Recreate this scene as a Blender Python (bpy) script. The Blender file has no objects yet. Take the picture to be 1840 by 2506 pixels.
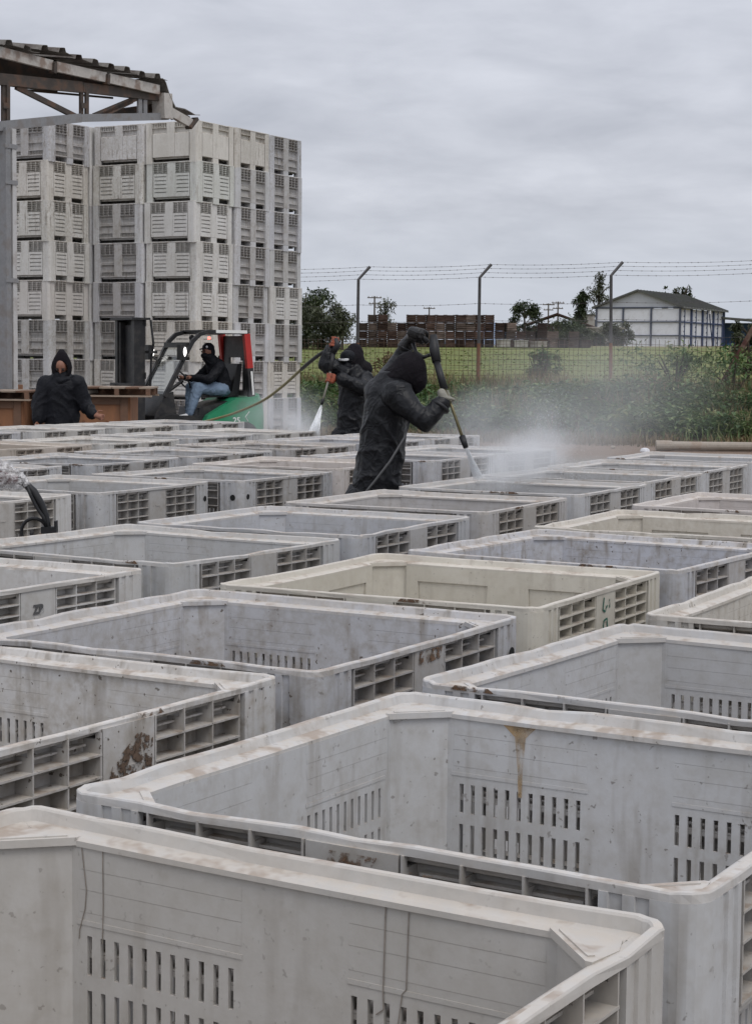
import bpy, bmesh, math, random
from mathutils import Vector, Matrix, noise as mnoise
R = math.radians
scene = bpy.context.scene
COL = scene.collection
random.seed(7)

# ------------------------------------------------------------------ camera
RIM = 0.76
CAM_Z = RIM + 0.7707
F_PX, IW, IH = 4467.6, 1840.0, 2506.0
cam_data = bpy.data.cameras.new('camera')
cam = bpy.data.objects.new('camera', cam_data); COL.objects.link(cam)
cam_data.sensor_fit = 'HORIZONTAL'; cam_data.sensor_width = 36.0
cam_data.lens = F_PX / IW * 36.0
cam_data.clip_start = 0.05; cam_data.clip_end = 20000
CAM_ROT = Matrix.Rotation(R(90 - 4.764), 3, 'X') @ Matrix.Rotation(R(0.570), 3, 'Z')
cam.matrix_world = Matrix.Translation((0, 0, CAM_Z)) @ CAM_ROT.to_4x4()
scene.camera = cam

# ------------------------------------------------------------------ world: overcast sky
world = bpy.data.worlds.new('World'); scene.world = world; world.use_nodes = True
SUN_EL, SUN_AZ = 58.0, 150.0      # azimuth clockwise from +Y
def build_world():
    nt = world.node_tree; N = nt.nodes; L = nt.links; N.clear()
    out = N.new('ShaderNodeOutputWorld'); bg = N.new('ShaderNodeBackground')
    sky = N.new('ShaderNodeTexSky'); sky.sky_type = 'NISHITA'; sky.sun_disc = False
    sky.sun_elevation = R(SUN_EL); sky.sun_rotation = R(SUN_AZ)
    tc = N.new('ShaderNodeTexCoord'); sep = N.new('ShaderNodeSeparateXYZ'); L.new(tc.outputs['Generated'], sep.inputs[0])
    def m(op, a, b=None, c=None):
        n = N.new('ShaderNodeMath'); n.operation = op
        for i, v in enumerate((a, b, c)):
            if v is None: continue
            if isinstance(v, (int, float)): n.inputs[i].default_value = v
            else: L.new(v, n.inputs[i])
        return n.outputs[0]
    z = m('MAXIMUM', sep.outputs[2], 0.0)
    den = m('ADD', z, 0.26)
    cx = m('DIVIDE', sep.outputs[0], den); cy = m('DIVIDE', sep.outputs[1], den)
    comb = N.new('ShaderNodeCombineXYZ'); L.new(cx, comb.inputs[0]); L.new(cy, comb.inputs[1])
    def nz(scale, detail, sx, sy, off):
        mp = N.new('ShaderNodeMapping'); mp.inputs['Scale'].default_value = (sx, sy, 1); mp.inputs['Location'].default_value = (off, off*0.7, 0)
        L.new(comb.outputs[0], mp.inputs[0])
        n = N.new('ShaderNodeTexNoise'); n.inputs['Scale'].default_value = scale; n.inputs['Detail'].default_value = detail
        n.inputs['Roughness'].default_value = 0.55; n.inputs['Distortion'].default_value = 0.35
        L.new(mp.outputs[0], n.inputs['Vector']); return n.outputs[0]
    a = nz(1.7, 6, 1.0, 1.25, 3.1); b = nz(5.2, 6, 1.0, 1.2, 8.4)
    mix = m('ADD', m('MULTIPLY', a, 0.66), m('MULTIPLY', b, 0.34))
    ramp = N.new('ShaderNodeValToRGB'); L.new(mix, ramp.inputs[0])
    e = ramp.color_ramp.elements
    e[0].position = 0.36; e[0].color = (0.43, 0.45, 0.51, 1)
    e[1].position = 0.61; e[1].color = (0.615, 0.635, 0.70, 1)
    # a clear-ish pale blue band low down where the cloud deck ends, brighter deck overhead as under any overcast
    hz = N.new('ShaderNodeMapRange'); L.new(z, hz.inputs[0]); hz.inputs[1].default_value = 0.0; hz.inputs[2].default_value = 0.085
    hm = N.new('ShaderNodeMix'); hm.data_type = 'RGBA'; L.new(hz.outputs[0], hm.inputs[0])
    hm.inputs[6].default_value = (0.52, 0.56, 0.635, 1); L.new(ramp.outputs[0], hm.inputs[7])
    zen = N.new('ShaderNodeMapRange'); L.new(z, zen.inputs[0]); zen.inputs[1].default_value = 0.12; zen.inputs[2].default_value = 1.0
    zen.inputs[3].default_value = 1.0; zen.inputs[4].default_value = 1.9
    vm = N.new('ShaderNodeVectorMath'); vm.operation = 'SCALE'; L.new(hm.outputs[2], vm.inputs[0]); L.new(zen.outputs[0], vm.inputs['Scale'])
    sk = N.new('ShaderNodeVectorMath'); sk.operation = 'SCALE'; L.new(sky.outputs[0], sk.inputs[0]); sk.inputs['Scale'].default_value = 0.06
    fm = N.new('ShaderNodeMix'); fm.data_type = 'RGBA'; fm.inputs[0].default_value = 0.93
    L.new(sk.outputs[0], fm.inputs[6]); L.new(vm.outputs[0], fm.inputs[7])
    L.new(fm.outputs[2], bg.inputs[0]); bg.inputs[1].default_value = 1.0
    L.new(bg.outputs[0], out.inputs[0])
build_world()

sun_data = bpy.data.lights.new('sun', 'SUN'); sun_data.energy = 1.0; sun_data.angle = R(28); sun_data.color = (1.0, 0.96, 0.9)
sun = bpy.data.objects.new('sun', sun_data); COL.objects.link(sun)
sd = Vector((math.sin(R(SUN_AZ)) * math.cos(R(SUN_EL)), math.cos(R(SUN_AZ)) * math.cos(R(SUN_EL)), math.sin(R(SUN_EL))))
sun.rotation_euler = (-sd).to_track_quat('-Z', 'Y').to_euler(); sun.location = sd * 40
scene.view_settings.view_transform = 'Standard'; scene.view_settings.look = 'None'
scene.view_settings.gamma = 1.0; scene.view_settings.exposure = 0.17; scene.view_settings.use_curve_mapping = False
scene.cycles.max_bounces = 5; scene.cycles.diffuse_bounces = 2; scene.cycles.glossy_bounces = 2
scene.cycles.transmission_bounces = 4; scene.cycles.volume_bounces = 2; scene.cycles.transparent_max_bounces = 12
scene.cycles.caustics_reflective = False; scene.cycles.caustics_refractive = False
scene.cycles.volume_step_rate = 2.0; scene.cycles.volume_max_steps = 64

# ------------------------------------------------------------------ helpers
def ray(px, py):
    return (CAM_ROT @ Vector(((px - IW / 2) / F_PX, -(py - IH / 2) / F_PX, -1.0)))
def at(px, py, Y):
    """world point seen at photograph pixel (px, py) standing Y metres ahead"""
    d = ray(px, py); return Vector((0, 0, CAM_Z)) + d * (Y / d.y)
def dsp(x, y, Y):
    return at(x * 1840 / 1652, y * 2506 / 2250, Y)

class MB:
    """collects shapes; build() links them as one mesh object"""
    def __init__(s): s.v = []; s.f = []; s.mi = []; s.cur = 0
    def add(s, vs, fs):
        o = len(s.v); s.v += [Vector(p) for p in vs]
        for f in fs: s.f.append([i + o for i in f]); s.mi.append(s.cur)
        return s
    def box(s, c, d, M=None):
        cx, cy, cz = c; x, y, z = d[0] / 2, d[1] / 2, d[2] / 2
        vs = [Vector((cx + a * x, cy + b * y, cz + e * z)) for e in (-1, 1) for a, b in ((-1, -1), (1, -1), (1, 1), (-1, 1))]
        if M is not None: vs = [M @ p for p in vs]
        return s.add(vs, [(3, 2, 1, 0), (4, 5, 6, 7), (0, 1, 5, 4), (1, 2, 6, 5), (2, 3, 7, 6), (3, 0, 4, 7)])
    def bx(s, x0, x1, y0, y1, z0, z1, M=None):
        return s.box(((x0 + x1) / 2, (y0 + y1) / 2, (z0 + z1) / 2), (abs(x1 - x0), abs(y1 - y0), abs(z1 - z0)), M)
    def bar(s, a, b, w, h, up=(0, 0, 1)):
        a = Vector(a); b = Vector(b); d = (b - a); l = d.length; d.normalize()
        u = Vector(up); x = d.cross(u)
        if x.length < 1e-4: x = d.cross(Vector((1, 0, 0)))
        x.normalize(); u = x.cross(d)
        M = Matrix.Translation((a + b) / 2) @ Matrix((x, d, u)).transposed().to_4x4()
        return s.box((0, 0, 0), (w, l, h), M)
    def tube(s, pts, r, n=8, cap=True):
        pts = [Vector(p) for p in pts]; rs = r if isinstance(r, (list, tuple)) else [r] * len(pts)
        base = len(s.v); prev = None
        for i, p in enumerate(pts):
            t = (pts[min(i + 1, len(pts) - 1)] - pts[max(i - 1, 0)]).normalized()
            if prev is None:
                x = t.orthogonal().normalized()
            else:
                x = (prev - t * prev.dot(t))
                x = x.normalized() if x.length > 1e-6 else t.orthogonal().normalized()
            prev = x; y = t.cross(x)
            for k in range(n):
                a = 2 * math.pi * k / n
                s.v.append(p + (x * math.cos(a) + y * math.sin(a)) * rs[i])
        for i in range(len(pts) - 1):
            for k in range(n):
                a = base + i * n + k; b = base + i * n + (k + 1) % n
                s.f.append([a, b, b + n, a + n]); s.mi.append(s.cur)
        if cap:
            s.f.append([base + k for k in range(n)][::-1]); s.mi.append(s.cur)
            e = base + (len(pts) - 1) * n; s.f.append([e + k for k in range(n)]); s.mi.append(s.cur)
        return s
    def prism(s, poly, z0, z1, M=None):
        n = len(poly)
        vs = [Vector((p[0], p[1], z0)) for p in poly] + [Vector((p[0], p[1], z1)) for p in poly]
        if M is not None: vs = [M @ p for p in vs]
        fs = [list(range(n))[::-1], [n + i for i in range(n)]] + [(i, (i + 1) % n, n + (i + 1) % n, n + i) for i in range(n)]
        return s.add(vs, fs)
    def lathe(s, prof, n=16, M=None, c=(0, 0, 0)):
        vs = []
        for (r, z) in prof:
            for k in range(n):
                a = 2 * math.pi * k / n; p = Vector((c[0] + r * math.cos(a), c[1] + r * math.sin(a), c[2] + z))
                vs.append(M @ p if M is not None else p)
        fs = []
        for i in range(len(prof) - 1):
            for k in range(n): fs.append((i * n + k, i * n + (k + 1) % n, (i + 1) * n + (k + 1) % n, (i + 1) * n + k))
        fs.append(list(range(n))[::-1]); fs.append([(len(prof) - 1) * n + k for k in range(n)])
        return s.add(vs, fs)
    def mesh(s, name, mats, smooth=False):
        me = bpy.data.meshes.new(name); me.from_pydata([tuple(p) for p in s.v], [], s.f)
        for m in (mats if isinstance(mats, (list, tuple)) else [mats]): me.materials.append(m)
        if len(set(s.mi)) > 1: me.polygons.foreach_set('material_index', s.mi)
        if smooth: me.polygons.foreach_set('use_smooth', [True] * len(me.polygons))
        me.update(); return me
    def build(s, name, mats, parent=None, smooth=False, **kw):
        return link(name, s.mesh(name, mats, smooth), parent, **kw)

def link(name, data, parent=None, loc=None, rz=None, **kw):
    o = bpy.data.objects.new(name, data); COL.objects.link(o)
    if parent is not None: o.parent = parent
    if loc is not None: o.location = loc
    if rz is not None: o.rotation_euler = (0, 0, rz)
    tag(o, **kw); return o
def tag(o, label=None, cat=None, group=None, kind=None):
    if label: o['label'] = label
    if cat: o['category'] = cat
    if group: o['group'] = group
    if kind: o['kind'] = kind
    return o
def empty(name, loc=(0, 0, 0), rz=0.0, **kw):
    return link(name, None, None, loc, rz, **kw)

# ------------------------------------------------------------------ materials
class NT:
    def __init__(s, name):
        s.m = bpy.data.materials.new(name); s.m.use_nodes = True; s.nt = s.m.node_tree; s.N = s.nt.nodes; s.L = s.nt.links
        s.b = s.N['Principled BSDF']; s.out = s.N['Material Output']
    def n(s, t, **kw):
        x = s.N.new(t)
        for k, v in kw.items(): setattr(x, k, v)
        return x
    def set(s, sock, v):
        if v is None: return
        if hasattr(v, 'is_output') or isinstance(v, bpy.types.NodeSocket): s.L.new(v, sock)
        else: sock.default_value = v
    def math(s, op, a, b=None, clamp=False):
        x = s.n('ShaderNodeMath', operation=op, use_clamp=clamp); s.set(x.inputs[0], a); s.set(x.inputs[1], b); return x.outputs[0]
    def pos(s, scale=(1, 1, 1), obj=False, loc=(0, 0, 0)):
        src = s.n('ShaderNodeTexCoord').outputs['Object'] if obj else s.n('ShaderNodeNewGeometry').outputs['Position']
        mp = s.n('ShaderNodeMapping'); s.L.new(src, mp.inputs[0]); mp.inputs['Scale'].default_value = scale; mp.inputs['Location'].default_value = loc
        return mp.outputs[0]
    def noise(s, vec, scale, detail=4, rough=0.55, dist=0.0):
        x = s.n('ShaderNodeTexNoise'); s.L.new(vec, x.inputs['Vector']); x.inputs['Scale'].default_value = scale
        x.inputs['Detail'].default_value = detail; x.inputs['Roughness'].default_value = rough; x.inputs['Distortion'].default_value = dist
        return x.outputs[0]
    def ramp(s, f, stops, interp='LINEAR'):
        x = s.n('ShaderNodeValToRGB'); s.L.new(f, x.inputs[0]); cr = x.color_ramp; cr.interpolation = interp
        while len(cr.elements) > 1: cr.elements.remove(cr.elements[-1])
        cr.elements[0].position = stops[0][0]; cr.elements[0].color = c4(stops[0][1])
        for p, c in stops[1:]:
            e = cr.elements.new(p); e.color = c4(c)
        return x.outputs[0]
    def rng(s, f, a, b, c=0.0, d=1.0):
        x = s.n('ShaderNodeMapRange'); s.L.new(f, x.inputs[0])
        for i, v in enumerate((a, b, c, d)): x.inputs[i + 1].default_value = v
        return x.outputs[0]
    def mix(s, f, a, b, blend='MIX'):
        x = s.n('ShaderNodeMix', data_type='RGBA', blend_type=blend); s.set(x.inputs[0], f); s.set(x.inputs[6], c4(a)); s.set(x.inputs[7], c4(b)); return x.outputs[2]
    def bump(s, h, strength=0.3, dist=0.01):
        x = s.n('ShaderNodeBump'); x.inputs['Strength'].default_value = strength; x.inputs['Distance'].default_value = dist
        s.L.new(h, x.inputs['Height']); s.L.new(x.outputs[0], s.b.inputs['Normal']); return x
    def done(s, color, rough=0.6, metal=0.0, spec=0.4):
        s.set(s.b.inputs['Base Color'], c4(color)); s.set(s.b.inputs['Roughness'], rough); s.set(s.b.inputs['Metallic'], metal)
        s.set(s.b.inputs['Specular IOR Level'], spec); return s.m
def c4(c):
    if isinstance(c, (tuple, list)): return (c[0], c[1], c[2], 1.0) if len(c) == 3 else tuple(c)
    if isinstance(c, (int, float)): return (c, c, c, 1.0)
    return c

def simple(name, col, rough=0.6, var=0.25, scale=6.0, metal=0.0, spec=0.4, dirt=None, dirt_amt=0.5, bump=0.15, obj=False, stretch=(1, 1, 1)):
    t = NT(name); p = t.pos(stretch, obj)
    n1 = t.noise(p, scale, 5); n2 = t.noise(p, scale * 6.3, 4)
    f = t.math('ADD', t.math('MULTIPLY', n1, 0.6), t.math('MULTIPLY', n2, 0.4))
    c = t.mix(t.rng(f, 0.3, 0.7), [x * (1 - var) for x in col], [min(1, x * (1 + var)) for x in col])
    if dirt: c = t.mix(t.math('MULTIPLY', t.rng(n1, 0.48, 0.62), dirt_amt), c, dirt)
    if bump: t.bump(f, bump, 0.01)
    return t.done(c, t.rng(n2, 0.3, 0.7, rough * 0.85, min(1, rough * 1.15)), metal, spec)

M = {}
def bin_plastic(name, outer, rim=False):
    t = NT(name); g = t.n('ShaderNodeNewGeometry'); oi = t.n('ShaderNodeObjectInfo')
    p = g.outputs['Position']; P1 = t.pos((1, 1, 1)); PS = t.pos((1, 1, 0.16))
    big = t.noise(P1, 2.2, 3, 0.6); fine = t.noise(P1, 26, 3, 0.65); streak = t.noise(PS, 17, 3, 0.6); spots = t.noise(P1, 55, 2, 0.6)
    col = oi.outputs['Color']; mid = t.noise(P1, 10, 3, .7)
    # faded patches of the plastic
    dirt = oi.outputs['Alpha']
    c = t.mix(t.rng(big, 0.3, 0.72), t.mix(1.0, col, (0.88, 0.872, 0.855), 'MULTIPLY'), t.mix(1.0, col, (1.06, 1.06, 1.07), 'MULTIPLY'))
    c = t.mix(t.math('MULTIPLY', t.rng(fine, 0.40, 0.70), t.math('MULTIPLY', dirt, 0.5), True), c, t.mix(1.0, c, (0.76, 0.715, 0.65), 'MULTIPLY'))
    if outer: c = t.mix(t.rng(mid, .3, .7, .22, .62), c, (0.335, 0.30, 0.255))      # yard dust caked on the outside
    if rim: c = t.mix(t.rng(mid, .35, .65, .10, .50), c, (0.57, 0.52, 0.46))      # chalky worn lip
    # vertical dirt runs
    st = t.math('MULTIPLY', t.rng(streak, 0.54, 0.70), t.rng(big, 0.36, 0.58))
    c = t.mix(t.math('MULTIPLY', st, t.math('MULTIPLY', dirt, 0.5), True), c, (0.22, 0.185, 0.145))
    # blotchy grime, scuffs and specks
    blot = t.math('MULTIPLY', t.rng(mid, 0.55, 0.70), t.rng(fine, .42, .6))
    c = t.mix(t.math('MULTIPLY', blot, t.math('MULTIPLY', dirt, 0.28), True), c, (0.215, 0.175, 0.135))
    sp = t.math('MULTIPLY', t.rng(spots, 0.67, 0.71), t.rng(big, .35, .6))
    c = t.mix(t.math('MULTIPLY', sp, t.math('MULTIPLY', dirt, 0.75), True), c, (0.12, 0.10, 0.082))
    # dust that settled on upward faces
    sep = t.n('ShaderNodeSeparateXYZ'); t.L.new(g.outputs['True Normal'], sep.inputs[0])
    up = t.rng(sep.outputs[2], 0.45, 0.9)
    dust = t.math('MULTIPLY', up, t.rng(fine, 0.34, 0.66, 0.10, 0.75))
    c = t.mix(dust, c, (0.52, 0.465, 0.40))
    brown = t.math('MULTIPLY', up, t.rng(mid, 0.52, 0.64))
    c = t.mix(t.math('MULTIPLY', brown, 0.6), c, (0.25, 0.175, 0.12))
    h = t.math('ADD', t.math('MULTIPLY', fine, 0.5), t.math('MULTIPLY', spots, 0.5))
    t.bump(h, 0.22, 0.004)
    return t.done(c, t.rng(big, 0.3, 0.7, 0.34, 0.6), 0, 0.38)
M['bin'] = bin_plastic('bin_plastic', False); M['bin_out'] = bin_plastic('bin_plastic_dusty', True); M['bin_rim'] = bin_plastic('bin_plastic_worn_lip', False, True)

# ------------------------------------------------------------------ ground
FENCE0 = Vector((2.43, 43.0)); FSL = 0.345
def gs(x, y): return y + FSL * (x - FENCE0.x) - FENCE0.y
def sstep(a, b, x):
    t = max(0.0, min(1.0, (x - a) / (b - a))); return t * t * (3 - 2 * t)
def gz(x, y):
    s = gs(x, y)
    z = 0.74 * sstep(-7.2, -0.5, s)
    if s > 0: z += 0.0218 * min(s, 90)
    if -7 < s < 60: z += 0.06 * mnoise.noise(Vector((x * 0.5, y * 0.5, 0))) * sstep(-7, -4, s)
    return z
def ground_material():
    t = NT('ground'); g = t.n('ShaderNodeNewGeometry'); sep = t.n('ShaderNodeSeparateXYZ'); t.L.new(g.outputs['Position'], sep.inputs[0])
    s = t.math('ADD', sep.outputs[1], t.math('SUBTRACT', t.math('MULTIPLY', t.math('SUBTRACT', sep.outputs[0], FENCE0.x), FSL), FENCE0.y))
    P = t.pos(); n1 = t.noise(P, 0.9, 6, 0.6); n2 = t.noise(P, 7, 6, 0.65); n3 = t.noise(P, 40, 4, 0.6)
    nn = t.math('ADD', t.math('MULTIPLY', n2, 0.6), t.math('MULTIPLY', n3, 0.4))
    s2 = t.math('ADD', s, t.math('MULTIPLY', t.math('SUBTRACT', n1, 0.5), 3.0))
    yard = t.mix(t.rng(nn, 0.3, 0.7), (0.16, 0.145, 0.13), (0.29, 0.27, 0.25))
    dirt = t.mix(t.rng(nn, 0.3, 0.7), (0.095, 0.068, 0.05), (0.27, 0.195, 0.145))
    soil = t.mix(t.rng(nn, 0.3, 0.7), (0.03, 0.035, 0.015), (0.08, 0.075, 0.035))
    rows = t.pos((0.02, 0.5, 1)); rn = t.noise(rows, 1.1, 4, 0.6)
    field = t.mix(t.rng(t.math('ADD', t.math('MULTIPLY', rn, 0.7), t.math('MULTIPLY', n1, 0.3)), 0.38, 0.62), (0.075, 0.105, 0.022), (0.185, 0.195, 0.06))
    field = t.mix(t.math('MULTIPLY', t.rng(n2, 0.5, 0.7), 0.5), field, (0.19, 0.16, 0.075))
    c = t.mix(t.rng(s2, -14.5, -12.0), yard, dirt)
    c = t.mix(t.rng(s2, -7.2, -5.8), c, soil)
    c = t.mix(t.rng(s2, -0.5, 3.0), c, field)
    far = t.mix(t.rng(n1, 0.3, 0.7), (0.14, 0.13, 0.06), (0.23, 0.19, 0.10))
    c = t.mix(t.rng(s2, 78.0, 86.0), c, far)
    t.bump(nn, 0.5, 0.04)
    return t.done(c, 0.9, 0, 0.2)
M['ground'] = ground_material()
def build_ground():
    xs = [-3000, -800, -250, -90, -40, -20] + [-12 + i * 0.6 for i in range(50)] + [20, 26, 34, 45, 60, 90, 160, 300, 900, 3000]
    ys = [-400, -60, -10, 0, 10, 20, 26, 30] + [32 + i * 0.5 for i in range(40)] + [53, 56, 60, 66, 74, 84, 96, 110, 125, 135, 150, 180, 240, 400, 1000, 6000]
    mb = MB(); nx = len(xs)
    mb.v = [Vector((x, y, gz(x, y))) for y in ys for x in xs]
    for j in range(len(ys) - 1):
        for i in range(nx - 1):
            a = j * nx + i; mb.f.append([a, a + 1, a + 1 + nx, a + nx]); mb.mi.append(0)
    mb.build('ground', M['ground'], smooth=True, kind='structure', label='yard of grey concrete and brown dirt rising to a green field', cat='ground')
build_ground()
# ------------------------------------------------------------------ harvest bins
S2 = 0.6; DEP = 0.050; Z0 = 0.118; ZL = 0.7235
YAW = 29.8
def rot4(k): return Matrix.Rotation(k * math.pi / 2, 4, 'Z')
# a side is drawn facing -Y: x runs along it, the outer plane is y=-0.6
def panel_grid(mb, xs, zs, hole, y_in, y_out):
    """a skin with rectangular holes; xs, zs breakpoints; hole(i,j) -> bool"""
    idx = {}
    def V(i, j, k):
        key = (i, j, k)
        if key not in idx:
            idx[key] = len(mb.v); mb.v.append(Vector((xs[i], y_out if k else y_in, zs[j])))
        return idx[key]
    def F(*q): mb.f.append(list(q)); mb.mi.append(mb.cur)
    nx, nz = len(xs) - 1, len(zs) - 1
    solid = lambda i, j: 0 <= i < nx and 0 <= j < nz and not hole(i, j)
    for i in range(nx):
        for j in range(nz):
            if not solid(i, j): continue
            F(V(i, j, 0), V(i, j + 1, 0), V(i + 1, j + 1, 0), V(i + 1, j, 0))
            F(V(i, j, 1), V(i + 1, j, 1), V(i + 1, j + 1, 1), V(i, j + 1, 1))
            if not solid(i - 1, j): F(V(i, j, 0), V(i, j, 1), V(i, j + 1, 1), V(i, j + 1, 0))
            if not solid(i + 1, j): F(V(i + 1, j, 0), V(i + 1, j + 1, 0), V(i + 1, j + 1, 1), V(i + 1, j, 1))
            if not solid(i, j - 1): F(V(i, j, 0), V(i + 1, j, 0), V(i + 1, j, 1), V(i, j, 1))
            if not solid(i, j + 1): F(V(i, j + 1, 0), V(i, j + 1, 1), V(i + 1, j + 1, 1), V(i + 1, j + 1, 0))
GX0, GX1 = 0.092, 0.418           # a rib group on the right half of a side
SLZ = [(0.505, 0.572), (0.412, 0.479), (0.319, 0.386)]
def side_panel(kind):
    mb = MB(); yi, yo = -S2 + DEP + 0.008, -S2 + DEP
    if kind == 'grid':
        xs = [-0.436]; holes = set()
        for sgn in (-1, 1):
            c0 = -0.405 if sgn < 0 else 0.115
            for k in range(11):
                x = c0 + k * 0.029; xs += [x, x + 0.0105]; holes.add(len(xs) - 2)
        xs.append(0.436)
        zs = [Z0]; hz = set()
        for a, b in sorted(SLZ): zs += [a, b]; hz.add(len(zs) - 2)
        zs.append(ZL)
        panel_grid(mb, xs, zs, lambda i, j: i in holes and j in hz, yi, yo)
        for sgn in (-1, 1):      # stepped shingle-like courses inside, above and between the slots
            for z1, z0 in ((0.715, 0.684), (0.682, 0.650), (0.648, 0.612)):
                a, b = (0.10, 0.43) if sgn > 0 else (-0.43, -0.10)
                mb.add([(a, yi + .0001, z1), (b, yi + .0001, z1), (b, yi + .0005, z0), (a, yi + .0005, z0), (a, yi - .0001, z0 - .0015), (b, yi - .0001, z0 - .0015)],
                       [(0, 1, 2, 3), (3, 2, 5, 4)])
            # raised frame round the slots
            a, b = (0.098, 0.436) if sgn > 0 else (-0.422, -0.098)
            mb.bx(a, b, yi, yi + .0014, .590, .598); 
        # outside: recessed lower sheets with one middle rib
        for sgn in (-1, 1):
            a, b = (GX0, GX1) if sgn > 0 else (-GX1, -GX0)
            mb.bx(a, b, -S2 + 0.012, -S2 + DEP - .001, 0.352, 0.362); mb.bx(a, b, -S2 + 0.010, -S2 + DEP - .001, Z0, Z0 + 0.02)
            mb.bx(a, b, -S2 + 0.012, -S2 + DEP - .001, 0.21, 0.222)
            for k in range(9):
                x = a + (k + 0.5) * (b - a) / 9; mb.bx(x - .003, x + .003, -S2 + .014, -S2 + DEP - .001, Z0 + .021, .209)
    else:
        louv = kind == 'louvre'
        zs = [Z0]; hz = set()
        if louv:
            for k in range(5): zs += [0.19 + k * 0.075, 0.19 + k * 0.075 + 0.016]; hz.add(len(zs) - 2)
        zs.append(ZL)
        xs = [-0.436, -0.39, -0.12, 0.12, 0.39, 0.436]
        panel_grid(mb, xs, zs, lambda i, j: i in (1, 3) and j in hz, yi, yo)
        for sgn in (-1, 1):
            a, b = (GX0, GX1) if sgn > 0 else (-GX1, -GX0)
            # outer cover sheet: from the rib group down, near the outer plane, sloping in at the top
            top = 0.545
            vs = [(a, -S2 + .006, Z0), (b, -S2 + .006, Z0), (b, -S2 + .006, top), (a, -S2 + .006, top), (b, -S2 + DEP - .001, top + .02), (a, -S2 + DEP - .001, top + .02)]
            if not louv: mb.add(vs, [(0, 1, 2, 3), (3, 2, 4, 5)])
            else:
                z = Z0
                for k in range(5):
                    z0, z1 = 0.185 + k * 0.072, 0.185 + k * 0.072 + 0.028
                    mb.bx(a, b, -S2 + .006, -S2 + .016, z, z0)
                    mb.add([(a + .03, -S2 + .016, z0), (b - .03, -S2 + .016, z0), (b - .03, -S2 + .03, z1), (a + .03, -S2 + .03, z1)], [(0, 1, 2, 3)])
                    mb.bx(a, a + .03, -S2 + .0065, -S2 + .016, z0, z1); mb.bx(b - .03, b, -S2 + .0065, -S2 + .016, z0, z1)
                    z = z1
                mb.bx(a, b, -S2 + .006, -S2 + .016, z, top)
            # inside: two sunken trapezium fields framed by a raised band
            def tr(x0, x1, x2, x3, z0, z1, y):
                return [(x0, y, z0), (x1, y, z0), (x2, y, z1), (x3, y, z1)]
            s_ = sgn
            pts = [(0.02, ZL), (0.436, ZL), (0.436, Z0), (0.02, Z0)]
            inn = [(0.085, 0.665), (0.385, 0.665), (0.365, 0.20), (0.11, 0.20)]
            vs = [(s_ * x, yi + .007, z) for x, z in pts] + [(s_ * x, yi + .007, z) for x, z in inn] + [(s_ * x, yi + .0008, z) for x, z in inn]
            fs = []
            for k in range(4):
                j = (k + 1) % 4; fs += [(k, j, 4 + j, 4 + k), (4 + k, 4 + j, 8 + j, 8 + k)]
            if s_ > 0: fs = [f[::-1] for f in fs]
            mb.add(vs, fs)
        mb.bx(-.02, .02, yi, yi + .007, Z0, ZL)
    # centre post of the side, flush with the outer plane, with a hole plate
    mb.bx(-0.088, 0.088, -S2 + 0.002, -S2 + DEP - .0005, Z0 + .002, 0.7225); mb.bx(-0.088, 0.088, -S2 + 0.002, -S2 + .0165, 0.7225, 0.7445)
    mb.bx(-0.02, 0.02, -S2 - .0004, -S2 + .0018, 0.645, 0.652)
    me = mb.mesh('side_panel', [M['bin'], M['bin_out']])
    for p in me.polygons:
        if kind == 'grid' and p.center.y < -S2 + DEP + .002: p.material_index = 1
    return me
def rib_grid(kind, sgn):
    mb = MB(); a, b = (GX0, GX1) if sgn > 0 else (-GX1, -GX0); y0, y1 = -S2 + .0015, -S2 + DEP
    if kind == 'grid':
        rows = [0.690, 0.6415, 0.593, 0.5445]; t = 0.0045; cols = 3; zb = 0.5445
    elif kind == 'louvre':
        rows = [0.704, 0.668, 0.632, 0.596, 0.56]; t = 0.005; cols = 3; zb = 0.56
    else:
        rows = [0.655]; t = 0.006; cols = 6; zb = 0.655
    for z in rows: mb.bx(a, b, y0, y1, z - t / 2, z + t / 2)
    for k in range(cols + 1):
        x = a + (b - a) * k / cols
        x = min(max(x, a + .0025), b - .0025); mb.bx(x - .0022, x + .0022, y0 + .001, y1, zb, .7225); mb.bx(x - .0022, x + .0022, y0 + .001, -S2 + .0165, .7225, .7445)
    if kind == 'grid':
        mb.bx(a + .02, b - .02, -S2 + .030, y1, 0.709, 0.714)
        mb.bx(a, b, y0 + .004, y1, zb - .012, zb - .003)
    return mb.mesh('rib_grid', M['bin_out'] if kind == 'grid' else M['bin'])
def arc(cx, cy, r, a0, a1, n):
    return [(cx + r * math.cos(R(a0 + (a1 - a0) * i / n)), cy + r * math.sin(R(a0 + (a1 - a0) * i / n))) for i in range(n + 1)]
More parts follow.
